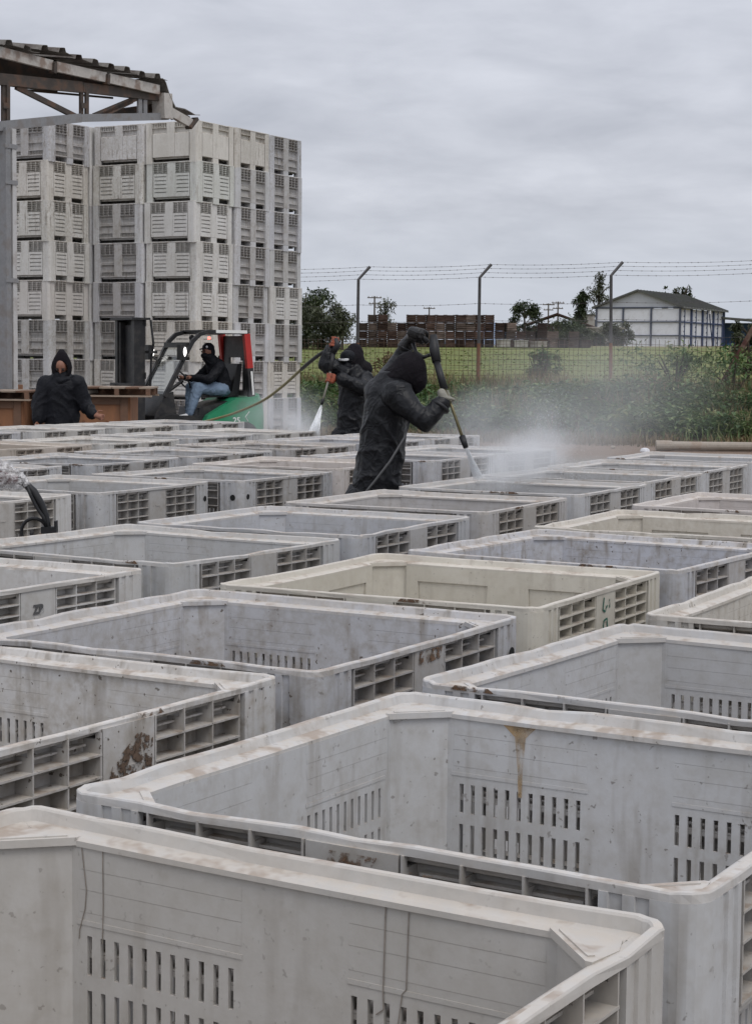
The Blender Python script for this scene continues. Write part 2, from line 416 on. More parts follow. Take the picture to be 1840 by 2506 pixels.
def corner_post(boss=True):
    # corner at (+x, -y)
    mb = MB(); e = S2; g = 0.005
    out = [(0.435, -e)]
    for c in (0.462, 0.505): out += [(c - .012, -e), (c - .010, -e + g), (c + .010, -e + g), (c + .012, -e)]
    out += arc(e - .05, -e + .05, .05, -90, 0, 6)
    for c in (0.505, 0.462): out += [(e, -c - .012), (e - g, -c - .010), (e - g, -c + .010), (e, -c + .012)]
    out += [(e, -0.435)]
    inn = [(e - .0585, -0.435), (e - .0585, -0.447), (0.447, -e + .0585), (0.435, -e + .0585)]
    poly = out + inn
    mb.prism(poly, 0.0, 0.7225)
    mb.prism(out + [(e - .0165, -.435)] + arc(e - .05, -e + .05, .0335, 0, -90, 6) + [(.435, -e + .0165)], 0.7225, 0.7443)
    for z in (0.46,):                                  # round moulded bosses
        for (M_) in (Matrix.Translation((0.534, -e, z)) @ Matrix.Rotation(R(90), 4, 'X'), Matrix.Translation((e, -0.534, z)) @ Matrix.Rotation(R(90), 4, 'Y')):
            mb.lathe([(0.024, -.001), (0.024, .003), (0.018, .003), (0.0165, .001), (0.010, .001), (0.008, .003)], 14, M_)
    return mb.mesh('corner_post', M['bin'])
def rim_mesh(seed):
    rnd = random.Random(seed); mb = MB()
    prof = [(0.000, 0.744), (0.000, 0.757), (0.002, 0.760), (0.015, 0.7605), (0.018, 0.757), (0.023, 0.7385), (0.051, 0.7355), (0.0585, 0.731), (0.0585, 0.721), (0.048, 0.721), (0.020, 0.731), (0.014, 0.744)]
    e = S2; r = 0.052; path = []
    seg = 10
    for k in range(4):
        Mk = Matrix.Rotation(k * math.pi / 2, 2)
        pts = [((-e + r) + (2 * e - 2 * r) * i / seg, -e, 0.0, -1.0, 0) for i in range(seg)]
        pts += [(e - r + r * math.cos(R(a)), -e + r + r * math.sin(R(a)), math.cos(R(a)), math.sin(R(a)), 1) for a in (-90, -72, -54, -36, -18)]
        amp = rnd.uniform(-0.009, 0.004); sag = rnd.uniform(-.006, .002)
        for (x, y, nx, ny, c) in pts:
            b = 0 if c else math.cos(x / (e - r) * math.pi / 2)
            b = b + 0
            p = Mk @ Vector((x, y + (-amp) * b)); n = Mk @ Vector((nx, ny))
            path.append((p, n, sag * b + rnd.uniform(-.0012, .0012) - (rnd.uniform(.002, .006) if rnd.random() < .06 else 0), rnd.uniform(-.0015, .0015), .0495 if c else .0588))
    m = len(prof); n = len(path)
    for (p, nn, dz, dj, dmax) in path:
        for k, (d, z) in enumerate(prof):
            w = max(0, (z - .721) / .04)
            dd = d + (dj if k in (1, 2, 3, 4) else 0)
            # beyond the corner radius the profile shrinks about the arc centre, keep it from crossing
            q = p - nn * min(dd, dmax); mb.v.append(Vector((q.x, q.y, z + dz * w)))
    for i in range(n):
        j = (i + 1) % n
        for k in range(m):
            l = (k + 1) % m; mb.f.append([i * m + k, j * m + k, j * m + l, i * m + l][::-1]); mb.mi.append(0)
    # corner shelves with their raised diagonal bead
    for k in range(4):
        T = rot4(k)
        tri = [(0.56, -0.40), (0.548, -0.40), (0.40, -0.548), (0.40, -0.56), (0.565, -0.565)]
        tri = [(0.436, -.55), (.436, -.5395), (.5395, -.436), (.55, -.436), (.56, -.5), (.545, -.545), (.5, -.56)]
        mb.prism(tri[::-1], 0.7228, 0.7362, T)
        mb.prism([(.452, -.536), (.456, -.531), (.531, -.456), (.536, -.452), (.543, -.459), (.459, -.543)][::-1], 0.7362, 0.7385, T)
    return mb.mesh('rim', M['bin_rim'])
def base_mesh():
    mb = MB(); mb.bx(-.546, .546, -.546, .546, .111, .125)
    for s in (-1, 1):                       # middle feet under the two faces with fork pockets
        mb.bx(s * (S2 - .004), s * (S2 - .15), -.09, .09, 0, .1175)
        mb.bx(-.42, .42, s * .53, s * .50, .085, .110)
    mb.bx(-.42, .42, -.09, .09, .05, .1105)
    return mb.mesh('base', M['bin'])
BINMESH = {k: dict(side=side_panel(k), rg=[rib_grid(k, -1), rib_grid(k, 1)]) for k in ('grid', 'louvre', 'plain')}
CP = corner_post(); RIMS = [rim_mesh(s) for s in range(7)]; BASE = base_mesh()
COLS = {'grey': (0.492, 0.494, 0.502), 'blue': (0.472, 0.480, 0.505), 'pale': (0.575, 0.565, 0.54), 'beige': (0.55, 0.527, 0.485),
        'cream': (0.60, 0.568, 0.495), 'green': (0.55, 0.558, 0.52), 'pink': (0.56, 0.52, 0.50), 'dark': (0.455, 0.442, 0.43), 'brown': (0.47, 0.415, 0.36), 'warm': (0.475, 0.458, 0.428)}
NBIN = [0]
def make_bin(x, y, z, yaw, kind, col, label, group, tilt=0.0, gain=1.0):
    i = NBIN[0]; NBIN[0] += 1
    rnd = random.Random(1000 + i)
    root = empty('harvest_bin', (x, y, z), R(-yaw), label=label, cat='bin', group=group)
    if tilt: root.rotation_euler.x = R(tilt)
    c = COLS[col]; j = rnd.uniform(0.95, 1.05) * gain; c = (c[0] * j, c[1] * j, c[2] * j * rnd.uniform(.98, 1.02), rnd.choice((.55, .8, 1.0, 1.2, 1.7)))
    def put(name, me, par, rz=0):
        o = link(name, me, par, rz=rz); o.color = c; return o
    off = rnd.randrange(4)
    for k in range(4):
        sp = put('side_panel', BINMESH[kind]['side'], root, k * math.pi / 2)
        for g in (0, 1): put('rib_grid', BINMESH[kind]['rg'][g], sp)
        put('corner_post', CP, root, k * math.pi / 2)
    put('rim', RIMS[i % 7], root, off * math.pi / 2); put('base', BASE, root)
    return root
# rows run away to the right; x, y of the bin centre, turn, mould, colour
ROWS = [
 ('nearest row', [(-0.404, 2.283, 31.7, 'grid', 'warm'), (0.273, 3.407, 31.0, 'grid', 'grey'), (0.925, 4.556, 32.2, 'grid', 'grey'), (1.629, 5.816, 27.7, 'grid', 'beige')]),
 ('second row', [(-1.043, 4.197, 30.6, 'grid', 'pale'), (-0.370, 5.274, 29.2, 'grid', 'grey'), (0.259, 6.478, 27.7, 'louvre', 'cream'), (0.941, 7.587, 32.2, 'grid', 'blue'),
                 (1.533, 8.785, 27.0, 'louvre', 'cream'), (2.184, 10.127, 27.5, 'grid', 'pink')]),
 ('third row', [(-1.656, 6.428, 30.1, 'louvre', 'pale'), (-0.960, 7.641, 31.4, 'grid', 'grey'), (-0.329, 8.794, 27.7, 'grid', 'blue'), (0.298, 10.111, 26.8, 'grid', 'dark'),
                (0.932, 11.400, 27.7, 'grid', 'grey'), (1.50, 12.60, 28.0, 'grid', 'grey'), (2.06, 13.77, 27.3, 'grid', 'grey'), (2.66, 15.12, 25.3, 'grid', 'grey')]),
 ('fourth row', [(-2.513, 10.022, 29.8, 'grid', 'pale'), (-1.844, 11.176, 26.6, 'grid', 'grey'), (-1.096, 12.326, 28.0, 'grid', 'grey'), (-0.585, 13.70, 22.4, 'grid', 'pink'),
                 (0.185, 14.89, 28.4, 'grid', 'grey'), (0.798, 16.03, 29.9, 'grid', 'grey')]),
 ('fifth row', [(-3.028, 12.705, 29.8, 'grid', 'grey'), (-2.328, 13.938, 27.0, 'grid', 'blue'), (-1.678, 15.159, 29.9, 'grid', 'grey'), (-0.995, 16.496, 31.1, 'grid', 'dark'),
                (-0.33, 17.66, 30.5, 'grid', 'blue'), (0.27, 18.80, 29.8, 'grid', 'grey')]),
 ('sixth row', [(-3.99, 14.80, 30.0, 'grid', 'grey'), (-3.325, 15.977, 29.8, 'louvre', 'brown'), (-2.674, 17.129, 29.7, 'grid', 'pale'), (-2.06, 18.42, 28.2, 'grid', 'grey'), (-1.40, 19.62, 26.5, 'grid', 'pale')]),
 ('seventh row', [(-4.45, 18.50, 30.0, 'grid', 'grey'), (-3.76, 19.72, 30.0, 'grid', 'pale'), (-3.08, 20.92, 29.0, 'grid', 'pale'), (-2.42, 22.15, 29.5, 'grid', 'grey')]),
]
ORD = ['first', 'second', 'third', 'fourth', 'fifth', 'sixth', 'seventh', 'eighth', 'ninth', 'tenth', 'eleventh', 'twelfth', 'thirteenth', 'fourteenth', 'fifteenth', 'sixteenth']
LOOK = {'grey': 'grey', 'blue': 'bluish grey', 'pale': 'pale grey', 'beige': 'beige-grey', 'cream': 'cream', 'green': 'greenish grey', 'pink': 'pinkish grey', 'dark': 'stained grey', 'brown': 'brown-stained', 'warm': 'warm grey'}
BIN = {}
for ri, (rname, lst) in enumerate(ROWS):
    for bi, (x, y, yw, kd, cl) in enumerate(lst):
        where = '%s from the camera' % ORD[bi] if bi else 'the one nearest the camera'
        BIN[ri, bi] = make_bin(x, y, 0.0, yw, kd, cl, 'empty %s open-topped plastic bin, %s in the %s' % (LOOK[cl], where, rname), 'open bins set out for washing', gain=1.0)
# ------------------------------------------------------------------ wear and marks on single bins
def speckle(name, col, lo, hi, scale, stretch=(1, 1, 1)):
    t = NT(name); n = t.noise(t.pos(stretch), scale, 5, .65); tr = t.n('ShaderNodeBsdfTransparent'); mx = t.n('ShaderNodeMixShader')
    t.done(t.mix(t.rng(t.noise(t.pos(), scale * 2, 3), .3, .7), [c * .6 for c in col], [c * 1.25 for c in col]), .8, 0, .2)
    t.L.new(t.rng(n, lo, hi), mx.inputs[0]); t.L.new(tr.outputs[0], mx.inputs[1]); t.L.new(t.b.outputs[0], mx.inputs[2]); t.L.new(mx.outputs[0], t.out.inputs[0]); return t.m
M['stain'] = speckle('rusty_water_stain', (.52, .365, .20), .34, .80, 18, (1, 1, .4))
M['peel'] = speckle('peeled_label_glue', (.13, .09, .065), .49, .56, 48)
M['scuff'] = speckle('brown_scuff', (.16, .10, .065), .46, .60, 30)
M['crack'] = simple('grimy_crack', (.25, .22, .19), .9, .3, 40)
M['ink_green'] = speckle('green_marker', (.03, .14, .10), .36, .50, 60)
M['ink'] = simple('dark_stencil', (.10, .10, .10), .8, .2, 60)
M['hole'] = simple('dark_hole', (.012, .012, .012), .9, 0, 10)
INN, OUT = -S2 + DEP + .0095, -S2 - .0012
def mark(b, k, name, mat, polys, y, dx=0.0):
    m = MB()
    for poly in polys:
        n = len(poly); th = .0008
        m.add([(x, y, z) for x, z in poly] + [(x, y + th, z) for x, z in poly], [list(range(n)), [n + i for i in range(n)][::-1]] + [(i, n + i, n + (i + 1) % n, (i + 1) % n) for i in range(n)])
    return m.build(name, M[mat], b, rz=k * math.pi / 2)
def line(pts, w):
    out = []
    for (x0, z0), (x1, z1) in zip(pts, pts[1:]):
        d = Vector((x1 - x0, z1 - z0)).normalized(); n = Vector((-d.y, d.x)) * (w / 2)
        out.append([(x0 + n.x, z0 + n.y), (x1 + n.x, z1 + n.y), (x1 - n.x, z1 - n.y), (x0 - n.x, z0 - n.y)])
    return out
def disc(x, z, r, n=12): return [(x + r * math.cos(2 * math.pi * k / n), z + r * math.sin(2 * math.pi * k / n)) for k in range(n)]
b1, b2, b3, b4, b5, b12 = BIN[0, 0], BIN[0, 1], BIN[1, 0], BIN[1, 1], BIN[1, 2], BIN[2, 0]
mark(b2, 2, 'stain', 'stain', [[(.305, .72), (.225, .72), (.250, .695), (.256, .62), (.257, .56), (.266, .56), (.268, .62), (.276, .695)]], INN)
mark(b3, 1, 'peeled_label', 'peel', [[(-.075, .575), (.07, .56), (.08, .70), (.03, .72), (-.06, .66), (-.08, .62)]], OUT)
mark(b1, 2, 'crack', 'crack', line([(.425, .72), (.415, .650), (.418, .618), (.430, .580), (.431, .565)], .0016), INN)
mark(b1, 2, 'crack', 'crack', line([(.380, .72), (.379, .63), (.381, .565)], .0016), INN)
mark(b1, 2, 'crack', 'crack', line([(-.165, .72), (-.162, .59), (-.163, .562), (-.150, .552)], .0020), INN)
mark(b1, 2, 'crack', 'crack', line([(-.205, .718), (-.202, .60), (-.195, .592), (-.188, .54)], .0016), INN)
mark(b2, 0, 'scuff', 'scuff', [[(-.05, .70), (.03, .69), (.05, .735), (-.04, .735)]], OUT)
mark(b4, 1, 'scuff', 'scuff', [[(-.07, .70), (.06, .705), (.07, .738), (-.06, .738)]], OUT)
mark(b5, 1, 'marker_writing', 'ink_green', line([(-.02, .73), (-.03, .69), (-.01, .68), (.01, .70)], .007) + line([(-.02, .65), (.01, .655), (.02, .60), (.0, .56), (-.025, .60), (-.02, .65)], .007) + line([(.03, .72), (.035, .69)], .006), OUT)
for b, x in ((BIN[3, 1], .53), (BIN[3, 2], -.53), (BIN[1, 1], .53)): mark(b, 1 if x > 0 else 1, 'drain_hole', 'hole', [disc(x, .655, .018)], OUT)
mark(BIN[3, 2], 0, 'drain_hole', 'hole', [disc(.53, .65, .02)], OUT)
cu = bpy.data.curves.new('t', 'FONT'); cu.body = 'ZB'; cu.size = .042; cu.extrude = .0006; cu.offset = .002; o_ = bpy.data.objects.new('t', cu); COL.objects.link(o_)
dg_ = bpy.context.evaluated_depsgraph_get(); dg_.update(); me_ = bpy.data.meshes.new_from_object(o_.evaluated_get(dg_)); bpy.data.objects.remove(o_)
me_.transform(Matrix.Translation((-.028, OUT, .665)) @ Matrix.Rotation(R(90), 4, 'X')); me_.materials.clear(); me_.materials.append(M['ink']); link('stencil_letters', me_, b12, rz=math.pi / 2)
rq = random.Random(77)
for (key, b) in list(BIN.items()):                     # scattered brown scuffs on rims and posts
    for _ in range(3):
        k = rq.randrange(4); x = rq.uniform(-.55, .55); w = rq.uniform(.02, .07); z = .757 - rq.uniform(0, .004)
        mark(b, k, 'scuff', 'scuff', [[(x - w, .7475), (x + w, .7475), (x + w * .7, .7585), (x - w * .8, .7585)]], OUT)
# ------------------------------------------------------------------ the tall stack
PITCH = 0.733
CP0 = Vector((-3.346, 33.9))
Av = Vector((math.sin(R(YAW)), math.cos(R(YAW)))); Bv = Vector((math.cos(R(YAW)), -math.sin(R(YAW))))
W_ = 1.232
SCOLS = [   # offsets along Av and Bv, then moulds from the top down and colours
 ('corner column by the forklift', 0, 0, ['plain', 'louvre', 'louvre', 'louvre', 'louvre', 'louvre', 'louvre', 'grid'], ['beige', 'green', 'pale', 'pale', 'pale', 'beige', 'pale', 'grey']),
 ('column second from the right', 1, 0, ['plain', 'grid', 'grid', 'grid', 'grid', 'grid', 'grid', 'louvre'], ['beige', 'grey', 'grey', 'grey', 'grey', 'grey', 'grey', 'pale']),
 ('rightmost column', 2, 0, ['grid', 'grid', 'grid', 'grid', 'louvre', 'grid', 'louvre', 'grid'], ['blue', 'grey', 'blue', 'grey', 'pale', 'grey', 'beige', 'blue']),
 ('column left of the corner column', 0, -1, ['plain', 'louvre', 'grid', 'grid', 'grid', 'grid', 'louvre', 'louvre'], ['pale', 'pale', 'grey', 'grey', 'grey', 'grey', 'pale', 'pale']),
 ('column standing forward at left', -1, -2, ['grid', 'louvre', 'louvre', 'louvre', 'louvre', 'grid', 'grid', 'grid'], ['grey', 'beige', 'pale', 'pale', 'beige', 'grey', 'grey', 'grey']),
 ('leftmost column behind the post', -1, -3, ['grid', 'louvre', 'louvre', 'grid', 'louvre', 'louvre', 'grid', 'louvre'], ['grey', 'pale', 'beige', 'grey', 'pale', 'pale', 'grey', 'pale']),
 ('mostly hidden column in the recess', 0, -2, ['louvre', 'louvre', 'grid', 'grid', 'louvre', 'grid', 'louvre', 'louvre'], ['pale', 'pale', 'grey', 'grey', 'pale', 'grey', 'pale', 'pale']),
]
rs = random.Random(5)
for (cn, a, b, kinds, cols) in SCOLS:
    c = CP0 + Av * (a * W_ + S2) + Bv * (b * W_ - S2)
    for lv in range(8):
        z = (7 - lv) * PITCH
        which = 'topmost bin' if lv == 0 else ('bottom bin' if lv == 7 else 'bin %s from top' % ORD[lv])
        make_bin(c.x + rs.uniform(-.022, .022) * (lv < 7), c.y + rs.uniform(-.022, .022), z, YAW + rs.uniform(-1.0, 1.0), kinds[lv], cols[lv],
                 '%s %s, %s of tall stack' % (LOOK[cols[lv]], which, cn), 'bins in the tall stack', gain=1.2)
# ------------------------------------------------------------------ steel canopy at the left
M['steel_dark'] = simple('dark_rusty_steel', (0.075, 0.06, 0.05), 0.6, 0.35, 5, 0.2, dirt=(0.16, 0.08, 0.045), dirt_amt=0.5)
M['steel_white'] = simple('chalky_white_steel', (0.50, 0.47, 0.43), 0.6, 0.2, 4, dirt=(0.17, 0.10, 0.065), dirt_amt=0.75)
M['steel_grey'] = simple('grey_painted_steel', (0.24, 0.24, 0.245), 0.5, 0.2, 5, dirt=(0.13, 0.09, 0.06), dirt_amt=0.4)
M['sheet'] = simple('old_corrugated_sheet', (0.20, 0.185, 0.165), 0.65, 0.35, 3, dirt=(0.075, 0.055, 0.045), dirt_amt=0.9)
M['post_white'] = simple('white_painted_post', (0.52, 0.51, 0.50), 0.55, 0.1, 4, dirt=(0.22, 0.17, 0.13), dirt_amt=0.4)
A3 = Vector((Av.x, Av.y, 0)); B3 = Vector((Bv.x, Bv.y, 0)); Z3 = Vector((0, 0, 1))
def on_plane(px, py, p0, n):
    d = ray(px, py); o = Vector((0, 0, CAM_Z)); t = (p0 - o).dot(n) / d.dot(n); return o + d * t
def canopy():
    P0 = at(24, 900, 26.0); P0.z = 0
    root = empty('steel_canopy', P0, 0, label='rusty steel canopy with truss beam and torn corrugated roof at upper left', cat='canopy')
    def c1(x, y, off=0.0): return on_plane(x * 0.46, 80 + y * 0.46, P0 + B3 * off, B3) - P0      # pixel of an enlarged view -> point in the truss plane
    ztop = c1(0, 60).z
    # post of two channels
    zp = c1(20, 505).z
    for name, off, mat, w in (('post_channel', -0.10, 'steel_grey', .10), ('post_channel', 0.03, 'post_white', .085)):
        m = MB(); q = A3 * off
        Mx = Matrix((A3, B3, Z3)).transposed().to_4x4(); Mx.translation = q
        m.bx(-w / 2, w / 2, -.085, .085, 0, zp, Mx); m.build(name, M[mat], root)
    for z in (zp - .25, zp - .75, 2.6):
        m = MB(); m.bar(A3 * -.17 + B3 * .09 + Z3 * z, A3 * .09 + B3 * .09 + Z3 * z, .012, .06); m.build('batten_plate', M['steel_grey'], root)
    def bar(name, p, q, w, h, mat, off=0.0): m = MB(); m.bar(c1(*p, off), c1(*q, off), w, h); return m.build(name, M[mat], root)
    # beams
    left = (-260, 520)
    bar('bottom_chord', (-260, 520), (420, 452), .09, .13, 'steel_grey'); bar('bottom_chord', (421, 452), (885, 443), .09, .11, 'steel_grey')
    bar('top_chord', (-200, 225), (430, 288), .09, .16, 'steel_dark', -.02); bar('top_chord', (432, 289), (850, 338), .09, .14, 'steel_dark', -.02)
    bar('rafter_plate', (-200, 155), (300, 225), .03, .50, 'steel_dark', -.5); bar('rafter_plate', (301, 226), (840, 310), .03, .22, 'steel_dark', -.5)
    for x in (18, 41, 432, 461, 742, 770):
        yb = 490 - (x / 885) * 55; yt = 265 + x * 0.075
        bar('truss_post', (x, yb), (x, yt), .035, .07 if x < 700 else .09, 'steel_dark' if x < 700 else 'steel_grey', .01 if x % 2 else -.01)
    for z in (385,):
        for x in (18, 432): bar('batten_plate', (x, z), (x + 28, z + 1), .02, .08, 'steel_dark', .025)
    for a, b in (((85, 285), (405, 445)), ((500, 440), (735, 342)), ((522, 446), (700, 360))): bar('diagonal_brace', a, b, .05, .075, 'steel_dark', -.03)
    bar('loose_pipe', (540, 440), (820, 400), .12, .14, 'steel_dark', -.25)
    bar('tie_rod', (100, 300), (600, 345), .02, .03, 'steel_dark', -.3)
    bar('end_plate', (862, 322), (866, 456), .24, .22, 'steel_white')
    # eaves channel in three lengths, with clips
    for a, b in (((-200, 50), (275, 172)), ((296, 178), (560, 236)), ((576, 240), (842, 302))):
        bar('eaves_channel', a, b, .06, .145, 'steel_white', .06)
    for a in ((284, 185), (568, 245)): bar('channel_clip', (a[0], a[1] - 25), (a[0] - 4, a[1] + 28), .10, .06, 'steel_dark', .08)
    # corrugated roof: ribs run across the eaves, sheets overlap
    rnd = random.Random(3)
    e0 = c1(-420, -30, .10); e1 = c1(872, 250, .10); L = (e1 - e0).length; d = (e1 - e0).normalized()
    back = (-B3 + Z3 * 0.12).normalized(); nsheet = 7
    for k in range(nsheet):
        m = MB(); n = 16; a0 = k * L / nsheet; pts = []; lift = rnd.uniform(0.0, .03) + (.05 if k == 3 else 0)
        prof = [0, 0, .06, .065, .065, .06, 0.0, 0.0]
        us = [0, .06, .09, .13, .20, .24, .27, .5]
        row = []
        for rep in range(2):
            for u, h in zip(us, prof): row.append((a0 + (rep * .5 + u) * L / nsheet * 1.02, h + lift))
        for j in range(6):
            w = j / 5 * 5.0 - 0.06
            for (a, h) in row:
                dz = (mnoise.noise(Vector((a * 2, w * 1.3, k))) * .03) + (mnoise.noise(Vector((a * 5, 7, k))) * .03 if j == 0 else 0)
                m.v.append(e0 + d * a + back * w + Z3 * (h + dz + .0))
        nr = len(row); nv = len(m.v)
        m.v += [p - Z3 * .006 for p in m.v]
        for j in range(5):
            for i in range(nr - 1):
                q = j * nr + i
                m.f.append([q, q + 1, q + 1 + nr, q + nr]); m.f.append([nv + q, nv + q + nr, nv + q + 1 + nr, nv + q + 1]); m.mi += [0, 0]
        for i in range(nr - 1): m.f.append([i, nv + i, nv + i + 1, i + 1]); m.mi.append(0)
        m.build('roof_sheet', M['sheet'], root)
    # drooping torn sheet at the end, on its bent purlin
    top = [(868, 240), (884, 262), (905, 330), (935, 385), (985, 408), (1040, 432), (1066, 438)]
    m = MB(); cols = 3
    for i, (x, y) in enumerate(top):
        for j in range(cols):
            p = c1(x, y, .12) - B3 * (j * .28) + Z3 * (.045 * (j % 2) + .05 * mnoise.noise(Vector((i * .9, j * .8, 2)))); m.v.append(p)
    nv = len(m.v); m.v += [p - Z3 * .012 - A3 * .01 for p in m.v]
    for i in range(len(top) - 1):
        for j in range(cols - 1):
            q = i * cols + j; m.f += [[q, q + 1, q + 1 + cols, q + cols], [nv + q, nv + q + cols, nv + q + cols + 1, nv + q + 1]]; m.mi += [0, 0]
        q = i * cols; m.f.append([q, q + cols, nv + q + cols, nv + q]); m.mi.append(0)
    q0 = (len(top) - 1) * cols
    for j in range(cols - 1): m.f.append([q0 + j, q0 + j + 1, nv + q0 + j + 1, nv + q0 + j]); m.mi.append(0)
    m.build('torn_sheet', M['sheet'], root)
    bar('bent_purlin', (885, 408), (1015, 482), .07, .14, 'steel_white', .07)
    bar('purlin_bracket', (1002, 505), (1040, 455), .12, .05, 'steel_dark', .09)
    bar('bent_purlin', (880, 395), (1000, 470), .07, .16, 'steel_dark', -.8)
canopy()

# ------------------------------------------------------------------ fence on the bank
M['fence_post'] = simple('weathered_galvanised_post', (0.085, 0.08, 0.08), 0.55, 0.3, 9, 0.3)
M['rust'] = simple('orange_rust', (0.20, 0.085, 0.04), 0.85, 0.4, 12, dirt=(0.07, 0.04, 0.03))
M['wire'] = simple('dull_wire', (0.12, 0.105, 0.10), 0.6, 0.2, 30, 0.4)
M['rusty_wire'] = simple('rusty_mesh_wire', (0.10, 0.062, 0.04), 0.8, 0.3, 30, 0.1)
def fence():
    fd = Vector((1, -FSL, 0)).normalized()
    p1 = Vector((at(874, 800, 44).x, 44, 0)); p2 = Vector((at(1172, 800, 43).x, 43, 0)); p3 = Vector((at(1498, 800, 42).x, 42.0, 0))
    posts = [p1 - (p2 - p1) * 1.0, p1, p2, p3, p3 + (p3 - p2) * 1.02]
    root = empty('perimeter_fence', p2, 0, label='mesh fence with cranked posts and barbed wire on the weedy bank', cat='fence')
    def loc(p): return p - p2
    arm = Vector((.27, .10, .31)); tops = []
    for i, p in enumerate(posts):
        zt = 3.42 + 0.03 * i; zb = gz(p.x, p.y)
        lean = Vector(((-.03, .02, 0, -.05, .03)[i], 0, 0))
        a = loc(Vector((p.x, p.y, zb - .3))); b = loc(Vector((p.x, p.y, zt))) + lean; mid = a.lerp(b, .50)
        po = MB().tube([mid, b, b + arm], [.038, .036, .036], 8).build('post', M['fence_post'], root)
        MB().tube([a, mid], [.042, .040], 8).build('rusted_base', M['rust'], po)
        tops.append((b, mid))
    ends = []
    def strand(f, name='barbed_wire'):
        m = MB(); rnd = random.Random(int(f(0).z * 100))
        for i in range(len(tops) - 1):
            p, q = f(i), f(i + 1); n = 14
            pts = [p.lerp(q, k / n) - Z3 * (.035 * 4 * (k / n) * (1 - k / n)) for k in range(n + 1)]
            m.tube(pts, .0045, 4, False)
            for k in range(n):          # barbs
                c = pts[k].lerp(pts[k + 1], rnd.uniform(.3, .7)); e = Vector((.009, .006, .011))
                m.bar(c - e, c + e, .005, .005); m.bar(c - Vector((-.009, .006, .010)), c + Vector((-.009, .006, .010)), .005, .005)
        m.build(name, M['wire'], root)
    for t in (1.0, .70, .38, .03): strand(lambda i, t=t: tops[i][0] + arm * t)
    for dz in (.62, 1.25, 1.9): strand(lambda i, dz=dz: tops[i][0] - Z3 * dz * .62 - Z3 * .22)
    # welded mesh
    m = MB(); rnd = random.Random(9); t0, t1 = loc(posts[0]), loc(posts[-1]); L = (t1 - t0).length; n = int(L / .105)
    zt = lambda u: 2.05 + .05 * mnoise.noise(Vector((u * 3, 0, 0)))
    def gp(u): q = posts[0].lerp(posts[-1], u); return q
    for k in range(n + 1):
        q = gp(k / n); zb = gz(q.x, q.y); m.bar(loc(Vector((q.x, q.y + .05, zb - .05))), loc(Vector((q.x + rnd.uniform(-.02, .02), q.y + .05, zt(k / n * 10)))), .009, .009)
    for j in range(11):
        z = .12 * j
        for k in range(24):
            a, b = gp(k / 24), gp((k + 1) / 24); za, zb = gz(a.x, a.y), gz(b.x, b.y)
            m.bar(loc(Vector((a.x, a.y + .052, za + z + .02 * mnoise.noise(Vector((k, j, 0)))))), loc(Vector((b.x, b.y + .052, zb + z))), .009, .009)
    m.build('wire_mesh', M['rusty_wire'], root)
    # leaning brace at the right
    a = at(1762, 948, 40.6); b = at(1862, 770, 40.2); m = MB(); m.bar(loc(a), loc(b), .10, .10); m.build('leaning_brace', simple('red_brown_brace', (0.11, 0.045, 0.035), .7, .4, 6, dirt=(.2, .17, .12)), root)
fence()

# ------------------------------------------------------------------ weeds and grass (uncountable)
def leaf_material(name, stops, rough=0.6):
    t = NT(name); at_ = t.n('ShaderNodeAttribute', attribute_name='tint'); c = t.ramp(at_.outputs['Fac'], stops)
    t.b.inputs['Subsurface Weight'].default_value = 0.0
    tr = t.n('ShaderNodeBsdfTranslucent'); t.L.new(c, tr.inputs[0]); ad = t.n('ShaderNodeMixShader'); ad.inputs[0].default_value = 0.25
    m = t.done(c, rough, 0, 0.3); t.L.new(t.b.outputs[0], ad.inputs[1]); t.L.new(tr.outputs[0], ad.inputs[2]); t.L.new(ad.outputs[0], t.out.inputs[0]); return m
M['weed'] = leaf_material('weed_leaf', [(0, (0.03, 0.055, 0.02)), (.35, (0.075, 0.14, 0.042)), (.7, (0.15, 0.205, 0.075)), (1, (0.27, 0.28, 0.13))])
M['dry'] = leaf_material('dry_grass', [(0, (0.055, 0.05, 0.02)), (.4, (0.13, 0.095, 0.045)), (.75, (0.21, 0.155, 0.075)), (1, (0.30, 0.24, 0.13))])
M['lush'] = leaf_material('field_grass', [(0, (0.05, 0.085, 0.014)), (.5, (0.115, 0.155, 0.03)), (1, (0.22, 0.225, 0.075))])
class Blades:
    def __init__(s): s.v = []; s.f = []; s.t = []
    def blade(s, p, h, w, lean, az, tint):
        d = Vector((math.cos(az), math.sin(az), 0)); x = Vector((-d.y, d.x, 0)) * (w / 2); n = len(s.v)
        p = Vector(p); m_ = p + d * lean * .35 + Vector((0, 0, h * .6)); e = p + d * lean + Vector((0, 0, h))
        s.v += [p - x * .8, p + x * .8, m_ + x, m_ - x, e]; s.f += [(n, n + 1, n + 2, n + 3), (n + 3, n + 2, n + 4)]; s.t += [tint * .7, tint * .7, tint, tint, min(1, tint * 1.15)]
    def leaf(s, p, l, w, d, tint):
        d = d.normalized(); x = d.cross(Z3); x = x.normalized() * (w / 2) if x.length > .01 else Vector((w / 2, 0, 0)); n = len(s.v)
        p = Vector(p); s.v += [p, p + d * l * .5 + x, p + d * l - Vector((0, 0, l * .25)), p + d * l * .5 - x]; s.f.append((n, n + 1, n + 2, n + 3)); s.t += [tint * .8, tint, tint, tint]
    def build(s, name, mat, **kw):
        me = bpy.data.meshes.new(name); me.from_pydata([tuple(v) for v in s.v], [], s.f); me.materials.append(mat)
        a = me.attributes.new('tint', 'FLOAT', 'POINT'); a.data.foreach_set('value', [max(0, min(1, t)) for t in s.t]); me.update()
        par = kw.pop('parent', None); return link(name, me, par, **kw)
